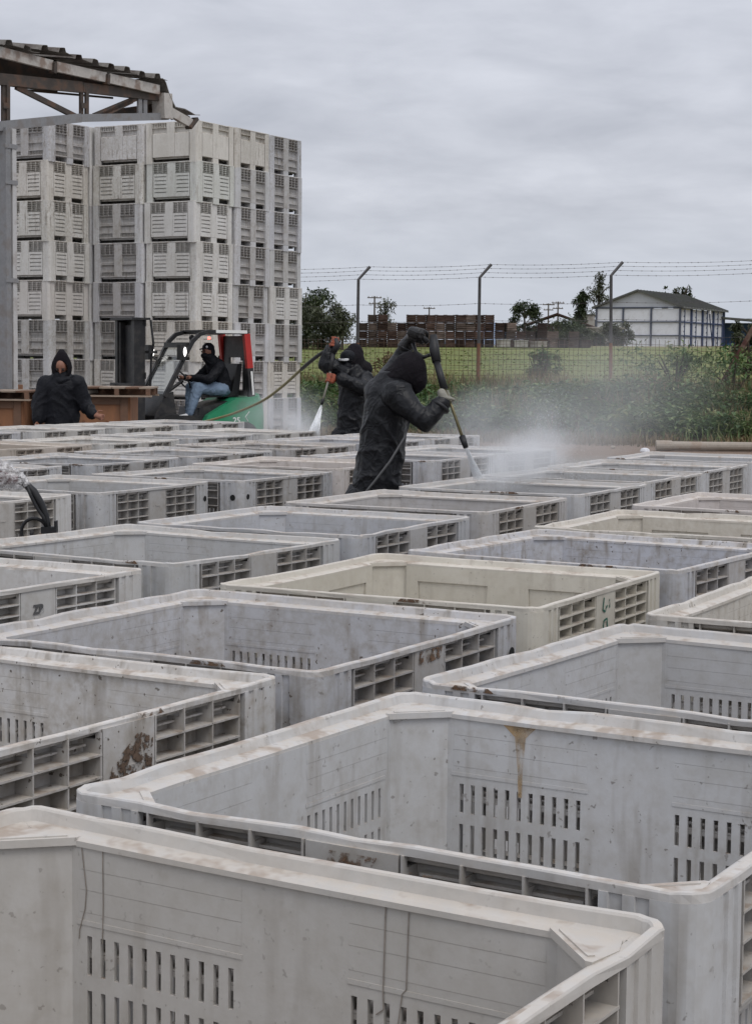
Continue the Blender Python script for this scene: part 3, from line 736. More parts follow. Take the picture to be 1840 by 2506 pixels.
def weeds():
    rnd = random.Random(21)
    B = Blades()
    def spot(s0, s1, x0=-4.5, x1=10.5):
        x = rnd.uniform(x0, x1); s = rnd.uniform(s0, s1); y = s - FSL * (x - FENCE0.x) + FENCE0.y; return x, y, s
    clump = lambda x, y, f, o=0: mnoise.noise(Vector((x * f, y * f, o)))
    for k in range(9500):                        # leafy plants
        x, y, s = spot(-6.6, -0.6); c = clump(x, y, .7)
        dens = sstep(-6.8, -5.2, s + c) * (1 - .75 * sstep(-2.8, -.9, s + .8 * c))
        if rnd.random() > dens * (.55 + 1.2 * max(0, clump(x, y, .45, 9) + .35)): continue
        h = rnd.uniform(.2, .5) * (1 + .6 * c) * (1 if s < -2.5 else .6); z = gz(x, y); tint = .5 + .6 * clump(x, y, 1.3, 3) + rnd.uniform(-.2, .25)
        for q in range(rnd.randint(6, 10)):
            a = rnd.uniform(0, 6.28); hh = h * rnd.uniform(.25, 1.05)
            B.leaf((x + rnd.uniform(-.1, .1), y + rnd.uniform(-.1, .1), z + hh), rnd.uniform(.12, .30), rnd.uniform(.04, .10), Vector((math.cos(a), math.sin(a), rnd.uniform(-.2, .9))), tint * rnd.uniform(.35, 1.5))
    for k in range(9000):                        # grassy blades between
        x, y, s = spot(-7.0, -1.0); c = clump(x, y, .7)
        B.blade((x, y, gz(x, y)), rnd.uniform(.15, .55) * sstep(-7.6, -5.5, s + c) + .03, rnd.uniform(.012, .025), rnd.uniform(.05, .3), rnd.uniform(0, 6.28), .45 + .4 * c + rnd.uniform(-.2, .3))
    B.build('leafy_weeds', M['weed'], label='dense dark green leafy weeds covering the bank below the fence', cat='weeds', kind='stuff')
    B = Blades()
    for k in range(26000):
        x, y, s = spot(-6.4, 3.0); c = clump(x, y, .9, 5)
        if s < -3 and (c < .1 or rnd.random() < .3): continue
        if s >= -3 and rnd.random() > (.35 + .9 * sstep(-.25, .35, c)) * sstep(-4.4, -1.8, s + c) * (1 - .6 * sstep(1, 3.5, s)): continue
        B.blade((x, y, gz(x, y)), rnd.uniform(.22, .62) * (1 + .4 * c) * (1 - .7 * sstep(.5, 3.0, s)), rnd.uniform(.008, .022), rnd.uniform(.05, .35), rnd.uniform(0, 6.28), .45 + .45 * c + rnd.uniform(-.25, .3))
    for k in range(9000):
        x, y, s = spot(-9.0, -5.6); c = clump(x, y, .9, 5)
        if c < -.2: continue
        B.blade((x, y, gz(x, y)), rnd.uniform(.05, .24), rnd.uniform(.01, .02), rnd.uniform(.03, .15), rnd.uniform(0, 6.28), .5 + rnd.uniform(-.25, .3))
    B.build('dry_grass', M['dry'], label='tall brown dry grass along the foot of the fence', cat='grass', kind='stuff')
    B = Blades()
    for k in range(7000):
        s0 = 1.5 + 60 * rnd.random() ** 2.0
        y = s0 + 42; x = rnd.uniform(-.10 * y, .26 * y); y = s0 - FSL * (x - FENCE0.x) + FENCE0.y
        c = mnoise.noise(Vector((x * .15, y * .9, 5)))
        B.blade((x, y, gz(x, y) - .02), rnd.uniform(.03, .08) * (1 + .3 * c), rnd.uniform(.03, .07) * (1 + s0 / 40), rnd.uniform(.05, .15), rnd.uniform(0, 6.28), .55 + .5 * c + rnd.uniform(-.2, .2))
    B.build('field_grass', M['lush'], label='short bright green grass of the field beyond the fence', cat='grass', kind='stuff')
weeds()
M['stem'] = simple('shrub_stem', (0.07, 0.055, 0.035), .8, .3, 20)
def bush(pos, h, w, n, label, mat, name='bush', seed=1, leaf=.1, group=None, cat='bush'):
    rnd = random.Random(seed); root = empty(name, pos, label=label, cat=cat, group=group)
    m = MB()
    for k in range(7):
        a = rnd.uniform(0, 6.28); q = Vector((math.cos(a) * w * .32, math.sin(a) * w * .32, h * rnd.uniform(.6, .9)))
        m.tube([(0, 0, -.05), q * .5 + Vector((0, 0, .1 * h)), q], [.03 * h, .02 * h, .006 * h], 5)
    m.build('stem', M['stem'], root)
    B = Blades(); cl = [(Vector((rnd.gauss(0, .24) * w, rnd.gauss(0, .24) * w, rnd.uniform(.12, .9) * h)), rnd.uniform(.1, .26) * w, rnd.uniform(.2, .9)) for _ in range(22)]
    for k in range(n):
        c, r, t = rnd.choice(cl); d = Vector((rnd.gauss(0, 1), rnd.gauss(0, 1), rnd.gauss(0, 1))).normalized(); p = c + d * r * rnd.random() ** .4
        if p.z < 0: p.z = -p.z * .5
        B.leaf(p, leaf * rnd.uniform(.7, 1.5), leaf * rnd.uniform(.35, .6), Vector((rnd.gauss(0, 1), rnd.gauss(0, 1), rnd.gauss(.2, .7))), t * rnd.uniform(.6, 1.2))
    B.build('foliage', mat, parent=root); return root
for i, (px, s, h, w, t, lab) in enumerate([(1320, 1.2, 1.05, .8, 'weed', 'tall green weed clump at the fence between second and third posts'), (1655, -.6, 1.25, 1.5, 'weed', 'bushy green weed clump at the fence right of the third post'),
                                   (1795, -1.6, 1.1, 1.6, 'weed', 'green bush in front of the leaning brace'), (962, .6, 1.0, .7, 'dry', 'tall dry weed clump behind the two spraying workers')]):
    y = 43.0; 
    for _ in range(6): x = at(px, 880, y).x; y = s - FSL * (x - FENCE0.x) + FENCE0.y
    bush((x, y, gz(x, y)), h, w, 900, lab, M[t], seed=40 + i, leaf=.13)

# ------------------------------------------------------------------ trees, sheds and crates beyond the field
M['crown'] = leaf_material('dark_tree_leaf', [(0, (0.022, 0.033, 0.016)), (.5, (0.05, 0.07, 0.032)), (1, (0.11, 0.13, 0.06))])
M['crown_grey'] = leaf_material('grey_green_leaf', [(0, (0.05, 0.058, 0.036)), (.5, (0.095, 0.105, 0.066)), (1, (0.16, 0.17, 0.11))])
M['bark'] = simple('bark', (0.085, 0.07, 0.055), .85, .3, 10)
def tree(px, py_top, Y, w, n, label, shape='round', mat='crown', seed=0, leaf=.3, group=None, base=None):
    top = at(px, py_top, Y); zb = gz(top.x, Y) if base is None else base; h = top.z - zb; rnd = random.Random(seed)
    root = empty('tree', (top.x, Y, zb), label=label, cat='tree', group=group)
    m = MB(); m.tube([(0, 0, -.2), (.02 * h, 0, h * .35), (-.01 * h, .02 * h, h * .7), (0, 0, h * .93)], [.035 * h, .028 * h, .016 * h, .004 * h], 7)
    tips = []
    for k in range(9):
        a = rnd.uniform(0, 6.28); z0 = h * rnd.uniform(.25, .75); l = w * .42 * (1 - .4 * z0 / h)
        e = Vector((math.cos(a) * l, math.sin(a) * l, z0 + h * rnd.uniform(.1, .25))); tips.append(e)
        m.tube([(0, 0, z0), Vector((0, 0, z0)).lerp(e, .5) + Vector((0, 0, .03 * h)), e], [.014 * h, .009 * h, .003 * h], 5)
    m.build('trunk', M['bark'], root)
    cl = []
    for k in range(26):
        if shape == 'round': z = rnd.uniform(.06, .92); r = .5 * w * math.sqrt(max(.05, 1 - ((z - .5) / .55) ** 2))
        elif shape == 'tall': z = rnd.uniform(.3, .97); r = .5 * w * (1.1 - z) * 1.4 * rnd.uniform(.3, 1)
        elif shape == 'poplar': z = rnd.uniform(.1, .98); r = .32 * w * (1.05 - z)
        else: z = rnd.uniform(.05, .9); r = .5 * w * (1 - z * .75)
        a = rnd.uniform(0, 6.28); rr = r * rnd.random() ** .5
        cl.append((Vector((math.cos(a) * rr, math.sin(a) * rr, z * h)), rnd.uniform(.10, .2) * (w if shape != 'poplar' else w * .6), rnd.uniform(.15, 1)))
    cl += [(t, .13 * w, rnd.uniform(.2, .8)) for t in tips] if shape in ('round', 'tall') else []
    B = Blades()
    for k in range(n):
        c, r, t = rnd.choice(cl); d = Vector((rnd.gauss(0, 1), rnd.gauss(0, 1), rnd.gauss(0, .9))).normalized(); p = c + d * r * rnd.random() ** .45
        if p.z < .02 * h: continue
        up = 1.2 if shape == 'poplar' else .1
        B.leaf(p, leaf * rnd.uniform(.6, 1.4), leaf * rnd.uniform(.35, .6), Vector((rnd.gauss(0, 1), rnd.gauss(0, 1), rnd.gauss(up, .8))), t * rnd.uniform(.6, 1.2))
    B.build('crown', M[mat], parent=root); return root
D = 1840 / 1652
g1 = 'trees beyond the field'
tree(672 * D, 632 * D, 112, 4.2, 6500, 'dark round tree rising right beside the tall bin stack', seed=1, leaf=.24, group=g1)
tree(708 * D, 664 * D, 108, 3.0, 3600, 'low olive tree between the stack-side tree and first fence post', mat='crown_grey', seed=2, leaf=.22, group=g1)
tree(752 * D, 682 * D, 106, 2.3, 1300, 'sparse grey shrub-like tree left of the first fence post', 'tall', 'crown_grey', seed=3, leaf=.2, group=g1)
tree(724 * D, 690 * D, 107, 2.4, 1500, 'low bushy olive tree at the right foot of the tree clump', mat='crown_grey', seed=9, leaf=.2, group=g1)
tree(846 * D, 655 * D, 165, 2.4, 700, 'thin wispy tree behind the left end of the crate wall', 'tall', 'crown_grey', seed=4, leaf=.3, group=g1)
tree(1153 * D, 662 * D, 150, 2.9, 3000, 'small dark rounded tree right of the crate wall', seed=5, leaf=.28, group=g1)
tree(1278 * D, 634 * D, 172, 2.0, 2200, 'dark leafy tree just left of the white barn', 'tall', seed=6, leaf=.36, group=g1)
tree(1318 * D, 598 * D, 232, 4.2, 1700, 'tallest airy tree peeping over the barn left eave', 'tall', 'crown_grey', seed=7, leaf=.38, group=g1)
for i, (x, y) in enumerate([(1462, 628), (1484, 630), (1492, 620), (1501, 617), (1509, 621), (1516, 630)]):
    tree(x * D, y * D, 300, 3.2, 420, '%s poplar from the left in the row behind the barn roof' % ORD[i], 'poplar', seed=20 + i, leaf=.55, group='poplars behind the barn')
for i, (x, y, Y, w, lab) in enumerate([(1240, 700, 148, 3.6, 'broad dark bush below the wooden shed'), (1262, 712, 144, 2.6, 'dark bush between the shed and the barn'), (1356, 708, 150, 2.9, 'rounded grey-green bush before the white barn front'),
                                  (1312, 732, 146, 1.2, 'small dark bush by the barn left corner'), (1645, 700, 60, 1.2, 'pale shrub at the right edge beyond the brace')]):
    tree(x * D, y * D, Y, w, 2600, lab, 'round', 'crown_grey' if i in (2, 4) else 'crown', seed=50 + i, leaf=.24 if i < 4 else .15, group=g1)

M['clad'] = simple('white_cladding', (0.70, 0.71, 0.74), .5, .06, 1.5, dirt=(.55, .55, .56), dirt_amt=.5)
M['gable'] = simple('grey_gable_cladding', (0.46, 0.475, 0.50), .55, .08, 1.5)
M['blue_steel'] = simple('navy_steel', (0.055, 0.075, 0.14), .5, .2, 2)
M['grey_steel'] = simple('dull_navy_grey_steel', (0.075, 0.085, 0.115), .5, .2, 2)
M['barn_roof'] = simple('mossy_roof_sheet', (0.10, 0.10, 0.095), .8, .35, .8, dirt=(.075, .085, .06), dirt_amt=.7)
M['blue_wall'] = simple('blue_sheet_wall', (0.04, 0.085, 0.16), .6, .2, 1)
def barn():
    rc = Vector((32.9, 200.0, 0)); th = R(27.8); g = Vector((math.cos(th), -math.sin(th), 0)); l = Vector((math.sin(th), math.cos(th), 0))
    w, L, he, hr, zb = 9.7, 16.0, 5.25, 1.85, 2.4
    lc = rc - g * w
    # local frame: x along the gable front, y to the back, origin at left front corner
    root = empty('barn', (lc.x, lc.y, zb), -th, label='white clad barn with navy steel frame and mossy gable roof', cat='barn')
    rows = [(0.0, 2.12), (2.12, 3.62), (3.62, he - .12)]
    cols = [0.0, 3.15, 6.4, w]
    for i in range(3):
        for (a, b) in rows: MB().bx(cols[i] + .09, cols[i + 1] - .09, .10, .16, a + .06, b - .06).build('wall_panel', M['clad'], root)
    MB().prism([(0, 0), (w, 0), (w / 2, hr - .12)], -.1, 0, Matrix.Translation((0, .12, he)) @ Matrix.Rotation(R(90), 4, 'X')).build('gable_panel', M['gable'], root)
    for x in cols: MB().bx(x - .09, x + .09, -.06, .2, 0, he).build('column', M['grey_steel'], root)
    for (a, z) in ((0, 2.12), (0, 3.62), (0, he - .08)): MB().bx(-.1, w + .1, -.03, .1, z - .06, z + .06).build('girt', M['grey_steel'], root)
    sc = [L * k / 4 for k in range(5)]
    for i in range(4):
        for (a, b) in rows: MB().bx(w - .16, w - .10, sc[i] + .1, sc[i + 1] - .1, a + .06, b - .06).build('wall_panel', M['clad'], root)
    for y in sc[1:]: MB().bx(w - .14, w + .1, y - .14, y + .14, 0, he).build('column', M['blue_steel'], root)
    for y in sc[:4]:           # lattice posts standing proud of the side
        m = MB()
        m.bar((w + .25, y + .9, 0), (w + .25, y + .9, he - .1), .09, .09)
        for k in range(9): m.bar((w + .12, y + .9, .3 + k * .55), (w + .25, y + .9, .55 + k * .55), .05, .05)
        m.build('lattice_post', M['blue_steel'], root)
    for z in (2.12, 3.62, he - .06): MB().bx(w - .05, w + .04, 0, L, z - .08, z + .08).build('girt', M['blue_steel'], root)
    MB().bar((w + .3, 9.4, he - .3), (w + .3, 11.2, .3), .1, .1).build('diagonal_brace', M['blue_steel'], root)
    MB().box((w + .35, 9.3, he - .35), (.25, .3, .4)).build('wall_lamp', M['clad'], root)
    for s in (-1, 1):
        x0 = -.45 if s < 0 else w + .45
        mm = MB(); m2 = [(x0, -.25), (w / 2, -.25), (w / 2, L + .3), (x0, L + .3)]
        zz = [he - .05, he + hr, he + hr, he - .05]
        vs = [(p[0], p[1], z) for p, z in zip(m2, zz)] + [(p[0], p[1], z - .14) for p, z in zip(m2, zz)]
        mm.add(vs, [(0, 1, 2, 3), (7, 6, 5, 4), (0, 4, 5, 1), (1, 5, 6, 2), (2, 6, 7, 3), (3, 7, 4, 0)])
        for k in range(17):      # standing ribs on the sheets
            y = -.2 + k * (L + .4) / 16; mm.bar((x0, y, he), (w / 2, y, he + hr + .05), .07, .08)
        mm.build('roof_slope', M['barn_roof'], root)
    # rear and left walls close the volume
    MB().bx(.1, w - .1, L - .15, L - .05, 0, he).build('back_wall', M['clad'], root); MB().bx(.0, .1, .2, L - .2, 0, he).build('left_wall', M['clad'], root)
barn()
def lean_to():
    p = at(1763, 845, 214); root = empty('open_shed', (p.x, 214, 2.4), R(-10), label='navy blue open lean-to shed right of the white barn', cat='shed')
    MB().bx(0.3, 9, 2.4, 2.6, 0, 3.9).build('back_wall', M['blue_wall'], root); MB().bx(0, .25, -.3, 3, 0, 4.6).build('corner_post', M['blue_steel'], root)
    MB().bx(.8, 4.2, 1.2, 1.3, 0, 1.5).build('low_wall', simple('blue_low_wall', (.05, .12, .27), .6, .1, 1), root)
    MB().prism([(0, 4.55), (9, 3.9), (9, 3.6), (0, 4.35)], -3, 0.5, Matrix.Rotation(R(90), 4, 'X')).build('roof', M['barn_roof'], root)
    MB().bx(5.3, 5.5, -.2, .0, 0, 4.0).build('post', M['blue_steel'], root)
lean_to()
def crate_wood(name, col):
    t = NT(name); oi = t.n('ShaderNodeObjectInfo'); n = t.noise(t.pos((1, 1, 6)), 2.2, 4, .6)
    c = t.mix(t.rng(n, .3, .7), [x * .5 for x in col], [x * 1.5 for x in col]); k = t.n('ShaderNodeVectorMath', operation='SCALE'); t.L.new(c, k.inputs[0]); t.L.new(t.rng(oi.outputs['Random'], 0, 1, .45, 1.9), k.inputs['Scale'])
    return t.done(k.outputs[0], .9, 0, .15)
M['old_wood'] = crate_wood('old_brown_boards', (0.060, 0.038, 0.031))
M['grey_wood'] = crate_wood('grey_weathered_boards', (0.10, 0.075, 0.064))
M['tin'] = simple('pale_old_tin', (0.36, 0.34, 0.31), .6, .25, 1, dirt=(.16, .11, .08), dirt_amt=.6)
def shed():
    p = at(1362, 845, 160); root = empty('wooden_shed', (p.x, 160, 2.5), R(-6), label='low dark wooden shed with gabled roof left of the barn', cat='shed'); root.scale.z = 1.34
    for k in range(9): MB().bx(-2.6 + k * .58, -2.6 + k * .58 + .54, 0, .05, 0, 1.5 + .35 * (1 - abs(k - 4) / 4)).build('wall_board', M['old_wood'], root)
    MB().bx(-2.5, 2.5, .06, 4, 0, 1.45).build('wall', M['old_wood'], root)
    for s in (-1, 1):
        MB().prism([(0, 2.45), (s * 3.4, 1.55), (s * 3.4, 1.45), (0, 2.33)], -4.4, .5, Matrix.Rotation(R(90), 4, 'X')).build('roof_slope', M['old_wood'], root)
    MB().bx(2.7, 5.6, -.6, 2.4, 0, 1.45).build('annex', M['tin'], root)
    MB().bx(2.4, 6.0, -.8, 2.6, 1.46, 1.56).build('annex_roof', M['tin'], root)
shed()
def small_tower():
    p = at(1426, 845, 175); root = empty('tin_store', (p.x, 175, 2.4), R(-12), label='narrow pale tin store against the barn left side', cat='shed')
    MB().bx(-.9, .9, 0, 2, 0, 3.6).build('wall', M['tin'], root); MB().bx(-1, 1, -.1, 2.1, 3.61, 3.7).build('roof', M['barn_roof'], root)
    MB().bx(-.3, .3, -.03, -.002, .1, 1.9).build('door', M['old_wood'], root)
small_tower()
def crate_mesh(seed):
    rnd = random.Random(seed); m = MB(); w, h, d = .60, .52, .62
    for s in (-1, 1):
        for k in range(4):
            z = .05 + k * .125
            m.bx(-w / 2, w / 2, s * d / 2 - .012, s * d / 2 + .012, z, z + rnd.uniform(.06, .10)); m.bx(s * w / 2 - .012, s * w / 2 + .012, -d / 2 + .013, d / 2 - .013, z, z + .09)
        for t in (-1, 1): m.bx(s * (w / 2 - .05), s * (w / 2 - .10), t * (d / 2 - .014), t * (d / 2 - .06), 0, h)
    m.bx(-w / 2 + .02, w / 2 - .02, -d / 2 + .09, d / 2 - .09, .03, .44)
    for k in (-1, 0, 1): m.bx(-w / 2, w / 2, k * .27 - .03, k * .27 + .03, 0, .029)
    return m
CR = [[crate_mesh(s).mesh('wooden_crate', M[k]) for s in range(3)] for k in ('old_wood', 'grey_wood')]
def crates():
    rnd = random.Random(13); Y = 118.0
    x0 = at(876, 800, Y).x; x1 = at(1214, 800, Y).x; pit = .625; nc = int((x1 - x0) / pit)
    RN = ['bottom', 'second', 'third', 'fourth', 'fifth']
    for c in range(nc):
        nlev = 4 if c > 0 else 3
        nlev = {3: 3, 4: 3, 7: 4, 11: 4}.get(c, nlev)
        for k in range(nlev):
            x = x0 + pit * (c + .5) + rnd.uniform(-.02, .02); y = Y + .12 * math.sin(c * 1.7) + rnd.uniform(-.06, .06); z = gz(x, Y) + k * .525
            if k == nlev - 1: y += rnd.uniform(-.1, .2)
            link('wooden_crate', CR[0 if rnd.random() < .68 else 1][rnd.randrange(3)], None, (x, y + (.0 if k == 0 else rnd.uniform(-.12, .12)), z), rnd.uniform(-.16, .16),
                 label='weathered wooden crate, %s from the left, %s layer of the far crate wall' % (ORD[c], RN[k]), cat='crate', group='crates in the far crate wall')
            if k == 0: continue
    x = x1 + .5
    for c in range(9):
        for k in range((3, 3, 2, 2, 3, 2, 1, 2, 1)[c]):
            link('wooden_crate', CR[c % 2][c % 3], None, (x + c * .66 - .3, Y - 1 - .1 * c, gz(x, Y) + k * .525), rnd.uniform(-.4, .4),
                 label='loose wooden crate, %s from the crate wall, %s of its pile' % (ORD[c], ('bottom', 'middle', 'top')[k] if c in (0, 1, 4) else ('bottom', 'top')[k]), cat='crate', group='loose crates beside the crate wall')
    for i, (px, py, w, h) in enumerate([(1275, 818, .8, .35), (1232, 812, .6, .4), (1318, 822, .7, .3)]):
        p = at(px, py, 114); m = MB(); m.box((0, 0, h / 2), (w, .8, h)); m.box((0, 0, h + .03), (w * 1.1, .9, .05)); m.box((w * .2, -.42, h * .5), (w * .3, .03, h * .6))
        m.build('scrap_tank', M['tin'], None, loc=(p.x, 114, gz(p.x, 114) + .1), rz=.3 * i, label=['pale scrap tank lying among crates right of the crate wall', 'pale scrap box nearest the crate wall', 'low pale scrap box farthest from the crate wall'][i], cat='scrap')
crates()
def pole(px, py_top, Y, label, arms=2):
    t = at(px, py_top, Y); zb = 2.2; root = empty('utility_pole', (t.x, Y, zb), R(8), label=label, cat='pole', group='utility poles on the horizon'); h = t.z - zb
    MB().tube([(0, 0, 0), (0, 0, h)], [.2, .14], 8).build('shaft', M['bark'], root)
    for k in range(arms):
        z = h - .3 - k * 1.1; m = MB(); m.box((0, 0, z), (2.6 - .5 * k, .16, .18)); a = m.build('crossarm', M['bark'], root)
        q = MB()
        for x in (-1.1, -.4, .4, 1.1): q.lathe([(.07, z + .1), (.09, z + .2), (.05, z + .32)], 8, None, (x * (1 - .2 * k), 0, 0))
        q.build('insulator', M['tin'], a)
pole(823 * D, 650 * D, 330, 'utility pole rising behind the left end of the crate wall'); pole(836 * D, 672 * D, 420, 'shorter utility pole close behind the left pole', 1)
pole(943 * D, 674 * D, 400, 'utility pole behind the middle of the crate wall', 1); pole(1205 * D, 666 * D, 390, 'left of two utility poles above the wooden shed'); pole(1226 * D, 662 * D, 370, 'right of two utility poles above the wooden shed')
M['hill'] = simple('haze_tinted_hill', (0.20, 0.26, 0.36), .95, .12, .004)  # blue of the distant haze is put into the hill colour
def hills():
    m = MB(); Y = 7000; n = 60; xs = [-1800 + 3600 * i / n for i in range(n + 1)]
    pts = []
    for x in xs:
        z = 60 + 55 * mnoise.noise(Vector((x * .0022, 3, 0))) + 25 * mnoise.noise(Vector((x * .009, 1, 0))) + 115 * math.exp(-((x - 490) / 110) ** 2); pts.append(z)
    for j, (dy, f) in enumerate([(0, 0), (300, .6), (700, 1), (1500, .3)]):
        for x, z in zip(xs, pts): m.v.append(Vector((x, Y + dy, z * f * 1.0)))
    for j in range(3):
        for i in range(n): a = j * (n + 1) + i; m.f.append([a, a + 1, a + n + 2, a + n + 1]); m.mi.append(0)
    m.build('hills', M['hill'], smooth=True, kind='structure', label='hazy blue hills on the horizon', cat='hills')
hills()
M['pipe'] = simple('dusty_concrete_pipe', (0.33, 0.285, 0.235), .8, .2, 5, dirt=(.22, .14, .09))
def pipe():
    z = .09; 
    def g(px, py): d = ray(px, py); t = (z - CAM_Z) / d.z; return Vector((0, 0, CAM_Z)) + d * t
    a, b = g(1640, 1091), g(1990, 1095); c = g(1608, 1090)
    root = empty('long_pipe', (0, 0, 0), label='long dusty tan pipe lying on the dirt at right', cat='pipe')
    MB().tube([a, b], .080, 16).build('pipe_length', M['pipe'], root); MB().tube([a - (b - a).normalized() * .25, a + (b - a).normalized() * .02], [.095, .095], 16).build('collar', M['pipe'], root)
    for i, (px, py, r) in enumerate([(1578, 1096, .09), (1500, 1085, .05), (1610, 1098, .05)]):
        q = g(px, py); m = MB(); m.lathe([(r * .6, 0), (r, r * .35), (r * .8, r * .8), (r * .3, r)], 7)
        m.build('stone', M['clad'] if i == 0 else M['pipe'], None, loc=(q.x, q.y, 0), label=['white stone on the dirt left of the long pipe', 'tan stone farthest left on the dirt before the bank', 'small tan stone at the pipe end'][i], cat='stone')
pipe()
# ------------------------------------------------------------------ people: bodies grown from tapered limbs and fused into one skin
def sphere_pts(c, r, n=10, mrings=7, Mx=None):
    vs = []; fs = []
    for i in range(mrings + 1):
        th = math.pi * i / mrings
        for k in range(n):
            a = 2 * math.pi * k / n; v = Vector((math.sin(th) * math.cos(a), math.sin(th) * math.sin(a), math.cos(th)))
            v = Vector((v.x * r[0], v.y * r[1], v.z * r[2]))
            vs.append((Mx @ v if Mx is not None else v) + Vector(c))
    for i in range(mrings):
        for k in range(n): fs.append((i * n + k, (i + 1) * n + k, (i + 1) * n + (k + 1) % n, i * n + (k + 1) % n))
    return vs, fs
class Blob:
    def __init__(s): s.m = MB()
    def ball(s, c, r, Mx=None):
        r = (r, r, r) if isinstance(r, (int, float)) else r
        s.m.add(*sphere_pts(c, r, 14, 9, Mx)); return s
    def limb(s, pts, rs):
        """tapered rounded limb through joints"""
        pts = [Vector(p) for p in pts]
        for i in range(len(pts)): s.ball(pts[i], rs[i] * .985)
        for i in range(len(pts) - 1): s.m.tube([pts[i], pts[i + 1]], [rs[i], rs[i + 1]], 14)
        return s
    def fuse(s, name, mat, voxel=.016, smooth=4, wr=0.0, wf=9.0, parent=None, stretch=(1, 1, 1), **kw):
        me = s.m.mesh(name + '_src', mat); o = bpy.data.objects.new(name + '_src', me); COL.objects.link(o)
        md = o.modifiers.new('r', 'REMESH'); md.mode = 'VOXEL'; md.voxel_size = voxel
        dg = bpy.context.evaluated_depsgraph_get(); dg.update()
        out = bpy.data.meshes.new_from_object(o.evaluated_get(dg)); bpy.data.objects.remove(o); bpy.data.meshes.remove(me)
        out.name = name
        bm = bmesh.new(); bm.from_mesh(out)
        for _ in range(smooth): bmesh.ops.smooth_vert(bm, verts=bm.verts, factor=.5, use_axis_x=True, use_axis_y=True, use_axis_z=True)
        if wr:
            bm.normal_update(); base = {v.index: v.normal.copy() for v in bm.verts}
            for v in bm.verts:
                q = Vector((v.co.x * stretch[0], v.co.y * stretch[1], v.co.z * stretch[2]))
                f = 1 - min(1, abs(mnoise.noise(q * wf)) * 3.4); f = f * f * 1.5 - .3; f2 = mnoise.noise(q * wf * .45 + Vector((5, 1, 2))); f3 = 1 - min(1, abs(mnoise.noise(q * wf * 1.9 + Vector((3, 3, 1)))) * 3)
                v.co += base[v.index] * wr * (f * .8 + f2 * .9 + f3 * .35)
        bm.to_mesh(out); bm.free()
        out.materials.clear(); out.materials.append(mat); out.polygons.foreach_set('use_smooth', [True] * len(out.polygons)); out.update()
        return link(name, out, parent, **kw)
def cloth(name, col, rough=.5, sheen=0.0, spec=.4):
    t = NT(name); p = t.pos((1, 1, .7)); n = t.noise(p, 34, 4, .6); n2 = t.noise(p, 5, 3)
    c = t.mix(t.rng(n2, .3, .7), [x * .75 for x in col], [x * 1.3 for x in col])
    f1 = t.noise(t.pos((1.2, 1.2, .7)), 6.5, 1, .5, 1.2); f2 = t.noise(t.pos((1, 1, 1.3), loc=(4, 2, 7)), 13, 1, .5, .8)
    r1 = t.math('ABSOLUTE', t.math('SUBTRACT', f1, .5)); r2 = t.math('ABSOLUTE', t.math('SUBTRACT', f2, .5))
    t.bump(t.math('ADD', t.math('ADD', t.rng(r1, 0, .12, 1, 0), t.math('MULTIPLY', t.rng(r2, 0, .12, 1, 0), .5)), t.math('MULTIPLY', n, .2)), .38, .010)
    return t.done(c, t.rng(n2, .3, .7, rough * .7, rough * 1.2), 0, spec)
M['rain'] = cloth('black_wet_raincoat', (0.0048, 0.0052, 0.0068), .46, spec=.30)
M['rain2'] = cloth('black_wool_hood', (0.0105, 0.009, 0.011), .9, spec=.12)
M['navy'] = cloth('navy_black_jacket', (0.007, 0.0075, 0.0105), .7, spec=.2)
M['jeans'] = cloth('faded_blue_jeans', (0.16, 0.215, 0.29), .85, spec=.15)
M['skin'] = simple('skin', (0.25, 0.115, 0.075), .5, .15, 30)
M['glove_black'] = cloth('black_rubber_glove', (0.014, 0.013, 0.013), .45)
M['glove_grey'] = cloth('grey_work_glove', (0.23, 0.22, 0.185), .8)
M['glove_orange'] = simple('orange_rubber_glove', (0.30, 0.07, 0.03), .5, .35, 40, dirt=(.06, .03, .02), dirt_amt=.7)
M['boot'] = simple('black_rubber_boot', (0.015, 0.015, 0.016), .4, .2, 10)
M['trouser'] = cloth('black_rain_trousers', (0.008, 0.008, 0.010), .6, spec=.25)
M['rubber'] = simple('black_rubber', (0.012, 0.012, 0.013), .5, .2, 20)
M['visor'] = simple('pale_cap_peak', (0.62, 0.62, 0.62), .5, .1, 20)
M['eye'] = simple('dark_eye', (0.02, 0.012, 0.01), .3, 0, 20)
M['hair'] = cloth('black_hair', (0.012, 0.010, 0.009), .6)
